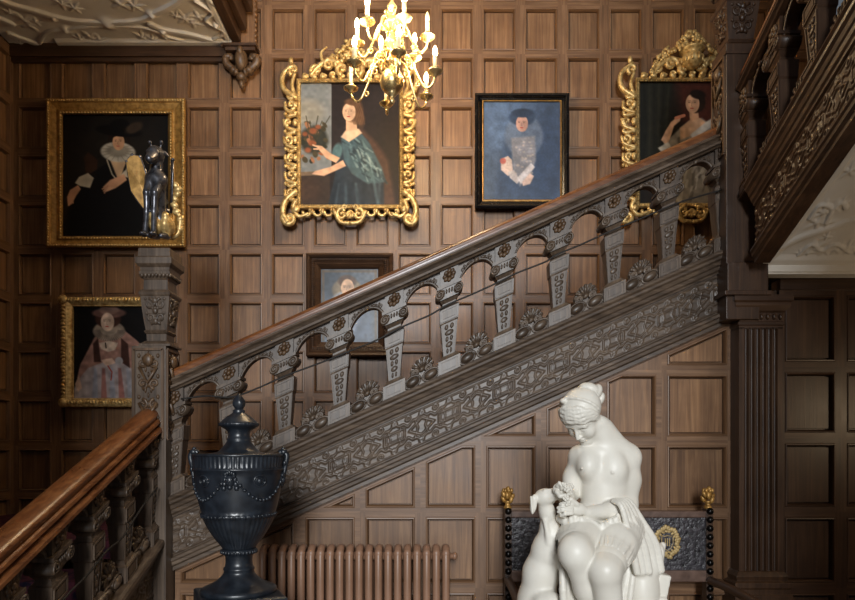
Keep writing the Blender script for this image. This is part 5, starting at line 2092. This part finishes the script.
# legs
fb.chain([S(588, 527, .0), S(580, 541, -.13), S(575, 552, -.235)], [21 * tu, 20 * tu, 14.6 * tu], .03)
fb.ell(S(575, 550, -.235), px_(11.5, 10, 13), k=.035)
fb.chain([S(577, 556, -.235), S(588, 588, -.195), S(600, 630, -.13), S(604, 655, -.1)], [13.6 * tu, 12.4 * tu, 8.5 * tu, 6.5 * tu], .025)
fb.chain([S(622, 527, .0), S(614, 546, -.14), S(605, 571, -.27)], [22 * tu, 20 * tu, 14.8 * tu], .010)
fb.ell(S(605, 572, -.265), px_(11.5, 10, 13), k=.03)
fb.chain([S(605.5, 576, -.27), S(609, 606, -.24), S(606, 645, -.17), S(604, 668, -.15)], [13.6 * tu, 12.4 * tu, 8.5 * tu, 6.5 * tu], .010)
for (a, b, d) in ((605, 660, -.13), (603, 674, -.19)):
    fb.cone(S(a, b, d + .02), S(a - 8, b + 7, d - .12), 6.5 * tu, 4.5 * tu, .02)
fb.build('figure', M['marble'], sroot)

# hair: waved front, band, knot
fh = Field([S(548, 0)[0], TY - .24, S(0, 440)[2]], [S(616, 0)[0], TY + .12, S(0, 378)[2]], .0026)
fh.ell(Hd(0, -4, 7), px_(19.4, 21.2, 18.8), HR_, k=0)
fh.ell(Hd(0, 21, -9), px_(13.5, 13, 17), HR_, k=.008, op='sub')
fh.rbox(Hd(0, 2, -24), px_(30, 30, 13.5), .004, HR_, k=.008, op='sub')
for s in (-1, 1):
    for q in range(5):
        z0 = 9.5 + 3.2 * q
        pts = []
        for k in range(9):
            t = k / 8
            e = s * (1 + 18.5 * math.sin(t * 1.45))
            wv = 1.3 * math.sin(t * 13 + q)
            f = 17.5 - 1.6 * q - (15 - 2.0 * q) * t ** 1.6
            tt = z0 - (9.5 + 1.3 * q) * t ** 1.5 + wv
            # keep the lock on the surface of the head
            v = Vector((e / 19.4, (f + 4) / 21.2, (tt - 7) / 18.8))
            v = v.normalized()
            pts.append(Hd(v.x * 19.6, v.y * 21.4 - 4, v.z * 19 + 7))
        fh.chain(pts, [2.5 * tu] * 4 + [2.2 * tu] * 5, .002)
for k in range(14):
    a = 2 * PI * k / 14
fh.chain([Hd(19.6 * math.cos(a), 2 + 3 * math.sin(a) - 4, 7 + 19 * math.sin(a)) for a in [PI * k / 10 for k in range(11)]], 1.5 * tu, .002)
for (x, y, d, r) in ((590, 389, -.05, (9.5, 9, 6)), (583.5, 388.5, -.055, (5, 7, 5.4)), (596.5, 392, -.04, (5.2, 8, 8)), (600, 399, -.025, (4.2, 7, 7))):
    fh.ell(S(x, y, d), px_(*r), Matrix.Rotation(.35, 3, 'Y'), k=.006)
for k in range(5):
    fh.chain([S(583 + 2.5 * k, 385.5 + .8 * k, -.07), S(587 + 2.6 * k, 390 + 1.4 * k, -.08), S(590 + 2 * k, 397 + .6 * k, -.07)], [1.2 * tu, 1.6 * tu, 1.2 * tu], .002)
for (x, y, d, r) in ((570, 398.5, -.085, (6, 5, 3.4)), (563.5, 401, -.085, (3.6, 4, 2.8)), (576, 397, -.085, (4, 4, 3))):
    fh.ell(S(x, y, d), px_(*r), k=.004)
fh.build('hair', M['marble'], sroot)

# drapery
fdp = Field([S(548, 0)[0], TY - .36, ZB0], [S(676, 0)[0], TY + .2, S(0, 492)[2]], .0036)
g = random.Random(11)
fdp.chain([S(588, 527, .0), S(580, 541, -.13), S(576, 547, -.18)], [21.9 * tu, 21.3 * tu, 18.6 * tu], .02)
fdp.chain([S(622, 527, .0), S(614, 546, -.14), S(608, 562, -.225)], [23.2 * tu, 21.6 * tu, 17.4 * tu], .008)
# gathered roll at the waist
P = smoothpath([S(560, 518, -.10), S(568, 522, -.135), S(580, 520, -.15), S(592, 524, -.145), S(600, 529, -.15), S(610, 523, -.14), S(622, 517, -.11), S(634, 513, -.04)], 3)
fdp.chain([np.array(p) for p in P], [4.2 * tu] * len(P), .006)
for k, p in enumerate(P):
    fdp.ell(np.array(p) + [g.uniform(-.006, .006), -.012, g.uniform(-.008, .01)], px_(2.6, 2.4, g.uniform(3, 5)), k=.005)
# fall of cloth between the thighs
for x0, x1, y1, r in ((597, 594, 556, 3.2), (601, 598, 566, 3.0), (594, 590, 560, 2.6), (603, 601, 552, 2.4)):
    fdp.chain([S(x0, 528, -.14), S((x0 + x1) / 2, 543, -.155), S(x1, y1, -.17)], [r * tu, r * 1.15 * tu, r * .9 * tu], .006)
# fine pleats lying on the thighs
def pleats(A, B, ra, rb, angs, t0, t1, r):
    A, B = Vector(A), Vector(B)
    ax = (B - A).normalized()
    n1 = Vector((1, 0, 0)) - ax * ax.x
    n1.normalize()
    n2 = ax.cross(n1)
    if n2.z < 0:
        n2 = -n2
    for i, a in enumerate(angs):
        pts, rr = [], []
        for k in range(7):
            t = t0 + (t1 - t0) * k / 6
            an = math.radians(a + 7 * math.sin(3 * t + i) + (a - 90) * .12 * t)
            R = ra + (rb - ra) * t
            pts.append(np.array(A + (B - A) * t + (n1 * math.cos(an) + n2 * math.sin(an)) * R))
            rr.append(r * tu * math.sin(PI * (.12 + .76 * k / 6)))
        fdp.chain(pts, rr, .0035)


pleats(S(588, 527, .0), S(576, 547, -.18), 21.9 * tu, 18.6 * tu, (20, 38, 55, 72, 88, 104, 122, 140, 160), .1, 1.0, 1.9)
pleats(S(622, 527, .0), S(608, 562, -.225), 23.2 * tu, 18.2 * tu, (10, 24, 38, 52, 64, 78, 92, 106, 122, 140, 158), .1, 1.0, 2.1)
# cloth over her forearm, falling to the right
for k in range(5):
    t = k / 4
    o = .02 * (k % 2) - .045
    P = smoothpath([S(613 + 6 * t, 501 - 2 * t, -.125 + .08 * t), S(621 + 9 * t, 506 - 4 * t, -.135 + .10 * t + o * .5), S(627 + 16 * t, 526 - 4 * t, -.11 + .10 * t + o), S(632 + 24 * t, 547 - 3 * t, -.09 + .09 * t + o), S(637 + 24 * t, 572 - 2 * t, -.07 + .08 * t + o)], 4)
    fdp.chain([np.array(p) for p in P], [(2.2 + 1.6 * i / len(P)) * tu for i in range(len(P))], .002)
for k in range(4):
    t = (k + .5) / 4
    P = smoothpath([S(613 + 6 * t, 502 - 2 * t, -.10 + .07 * t), S(627 + 16 * t, 527 - 4 * t, -.11 + .09 * t), S(637 + 24 * t, 572, -.08 + .07 * t)], 4)
    fdp.chain([np.array(p) for p in P], [3.6 * tu] * len(P), .004)
# lower mass with deep upright folds
fdp.ell(S(638, 592, .02), px_(21, 26, 48), k=.02)
for k in range(7):
    x = 618 + 6.6 * k
    d = -.115 + .022 * k + .035 * (k % 2)
    P = smoothpath([S(x + 5, 545 + 4 * (k % 3), d + .015), S(x + g.uniform(0, 3), 575, d - .012), S(x - 2 + g.uniform(-2, 2), 605, d - .02), S(x - 4, 640, d - .03)], 3)
    fdp.chain([np.array(p) for p in P], [(3.2 + 1.2 * (k % 2)) * tu] * len(P), .002)
fdp.ell(S(657, 556, .02), px_(6, 12, 13), Matrix.Rotation(.2, 3, 'Y'), k=.008)
# folds hanging left of the shins
for k in range(6):
    x = 560 + 4.2 * k
    fdp.chain([S(x + 2, 565 + 4 * (k % 2), -.13 + .012 * k), S(x + 3 - k * .4, 590, -.15 + .01 * k), S(x + 6 - k, 640, -.13)], [3 * tu, (3.6 - .5 * (k % 2)) * tu, 4.5 * tu], .005)
fdp.build('drapery', M['marble'], sroot)

# hound
fg = Field([S(505, 0)[0], TY - .24, ZB0], [S(580, 0)[0], TY + .16, S(0, 480)[2]], .0034)
fg.chain([S(544, 499, -.10), S(547, 512, -.08), S(550, 528, -.05), S(548, 548, -.03), S(541, 572, .0), S(537, 600, .02), S(540, 640, .03)], [7.4 * tu, 6.4 * tu, 8.6 * tu, 14.5 * tu, 17 * tu, 18.5 * tu, 20 * tu], .025)
fg.ell(S(543.5, 496.5, -.105), px_(8.4, 8, 7.4), k=.012)
fg.chain([S(547, 495.5, -.115), S(556, 493, -.135), S(563, 491, -.15)], [6.4 * tu, 4.8 * tu, 3.4 * tu], .012)
fg.ell(S(564.5, 490, -.153), px_(2.2, 2.4, 1.8), k=.004)
fg.cone(S(549, 500, -.118), S(560, 496.5, -.14), 3 * tu, 2 * tu, .008)
fg.ell(S(549.5, 492.6, -.137), px_(2, 1.4, 1.2), k=.003)
fg.cone(S(544.5, 490.5, -.13), S(550.5, 490, -.137), 1.4 * tu, 1.2 * tu, .006)
for (x, y, d) in ((533.5, 504, -.12),):
    fg.ell(S(x + 2.5, y - 6, d + .01), px_(4.5, 4, 3.6), k=.006)
    fg.ell(S(x, y, d), px_(3.4, 2.8, 9.5), Matrix.Rotation(.12, 3, 'Y'), k=.005)
    fg.cone(S(x - 2.4, y - 7, d - .01), S(x - 1, y + 9.5, d - .008), 1.3 * tu, 1.0 * tu, .003)
    fg.ell(S(x + 1, y, d - .014), px_(1.6, 1.4, 6.5), k=.004, op='sub')
fg.ell(S(552, 498, -.06), px_(4, 3, 6), k=.006)
# shoulder, fore legs
fg.cone(S(553, 536, -.07), S(551, 556, -.06), 7 * tu, 6 * tu, .02)
fg.chain([S(556, 534, -.075), S(558, 552, -.085), S(566, 575, -.06), S(572, 600, -.05)], [5 * tu, 5.4 * tu, 5 * tu, 4 * tu], .012)
fg.cone(S(545, 520, -.095), S(549, 543, -.085), 2.2 * tu, 2.0 * tu, .012)
fg.ell(S(546, 604, -.05), px_(15, 15, 14), Matrix.Rotation(-.4, 3, 'Y'), k=.016)
fg.cone(S(552, 602, -.075), S(560, 625, -.10), 9 * tu, 7 * tu, .016)
fg.chain([S(558, 622, -.10), S(545, 650, -.08), S(548, 672, -.09), S(560, 676, -.13)], [7 * tu, 6 * tu, 5 * tu, 4.5 * tu], .012)
fg.build('hound', M['marble'], sroot)

# flowers in her hands
m = MB()
g = random.Random(21)
for (x, y, d) in ((567, 489, -.212), (570, 492, -.2), (566, 498, -.205), (563.5, 485.5, -.208), (570.5, 486.5, -.2), (567.5, 503, -.195)):
    for k in range(5):
        a = 2 * PI * k / 5 + x
        m.ball(S(x + 2 * math.cos(a), y + 2 * math.sin(a), d + g.uniform(-.004, .004)), px_(1.7, 1.2, 1.7), seg=7, ring=5)
    m.ball(S(x, y, d - .006), px_(1.1, 1.1, 1.1), seg=7, ring=5)
m.tube([S(568, 489, -.2), S(567, 500, -.195), S(566, 516, -.17)], 1.2 * tu, 6)
m.build('flowers', M['marble'], sroot)

# rock she sits on, with the squared block at its right
fr = Field([S(515, 0)[0], TY - .34, .74], [S(676, 0)[0], TY + .24, S(0, 528)[2]], .006)
fr.rbox(S(596, 594, .06), px_(32, 26, 44), .03, k=0)
fr.rbox(np.array([S(600, 0)[0], TY - .05, .775]), (.31, .27, .035), .012, k=.01)
fr.rbox(S(660, 585, .0), px_(6.5, 9, 12), .004, Matrix.Rotation(.2, 3, 'Y'), k=.004)
fr.rbox(S(655, 602, -.01), px_(9, 10, 7), .006, Matrix.Rotation(.1, 3, 'Y'), k=.004)
fr.rbox(S(655, 640, .02), px_(10, 16, 40), .01, k=.01)
for k in range(10):
    fr.ell(S(565 + 9 * k, 610 + 17 * (k % 3), -.03 + .02 * (k % 2)), px_(11, 15, 14), k=.02)
fr.build('rock_seat', M['marble'], sroot)
sp = thing('pedestal', (S(600, 0)[0], TY, 0), 'plain stone pedestal under the marble statue, below the frame', 'pedestal')
m = MB()
m.sqstack(S(600, 0)[0], TY - .02, [((.36, .32), 0), ((.36, .32), .10), ((.33, .29), .13), ((.30, .25), .16), ((.30, .25), .62), ((.33, .28), .66), ((.35, .30), .69), ((.35, .30), .738)])
m.build('die', M['stone'], sp)
# ------------------------------------------------------------------ camera, daylight, render settings
cam = bpy.data.cameras.new('camera')
cam.sensor_width = 36
cam.lens = F / 855 * 36
cam.shift_y = (HY - 300) / 855
cam.clip_start = .05
co = bpy.data.objects.new('camera', cam)
co.location = (0, 0, EYE)
co.rotation_euler = (PI / 2, 0, 0)
COL.objects.link(co)
SC.camera = co


def area(name, loc, aim, sx, sy, power, col, spread=180):
    l = bpy.data.lights.new(name, 'AREA')
    l.shape = 'RECTANGLE'
    l.size, l.size_y = sx, sy
    l.energy = power
    l.color = col
    l.spread = math.radians(spread)
    o = bpy.data.objects.new(name, l)
    o.location = loc
    o.rotation_euler = (Vector(aim) - Vector(loc)).to_track_quat('-Z', 'Y').to_euler()
    COL.objects.link(o)
    return o


area('hall_window_daylight', (0.1, -9.0, 4.3), (0.1, 4.0, 2.2), 2.2, 3.4, 1000, (.95, .98, 1.0))
l = bpy.data.lights.new('side_hall_lamp', 'POINT')
l.energy = 11
l.color = (1, .74, .46)
l.shadow_soft_size = .1
o = bpy.data.objects.new('side_hall_lamp', l)
o.location = (3.06, 2.4, 1.76)
COL.objects.link(o)

w = bpy.data.worlds.new('world')
SC.world = w
w.use_nodes = True
w.node_tree.nodes['Background'].inputs[0].default_value = (.75, .85, 1, 1)
w.node_tree.nodes['Background'].inputs[1].default_value = .10
SC.view_settings.view_transform = 'Standard'
SC.view_settings.look = 'None'
SC.view_settings.gamma = 1
SC.view_settings.exposure = .45
SC.view_settings.use_curve_mapping = False
SC.cycles.use_denoising = True
SC.cycles.max_bounces = 6
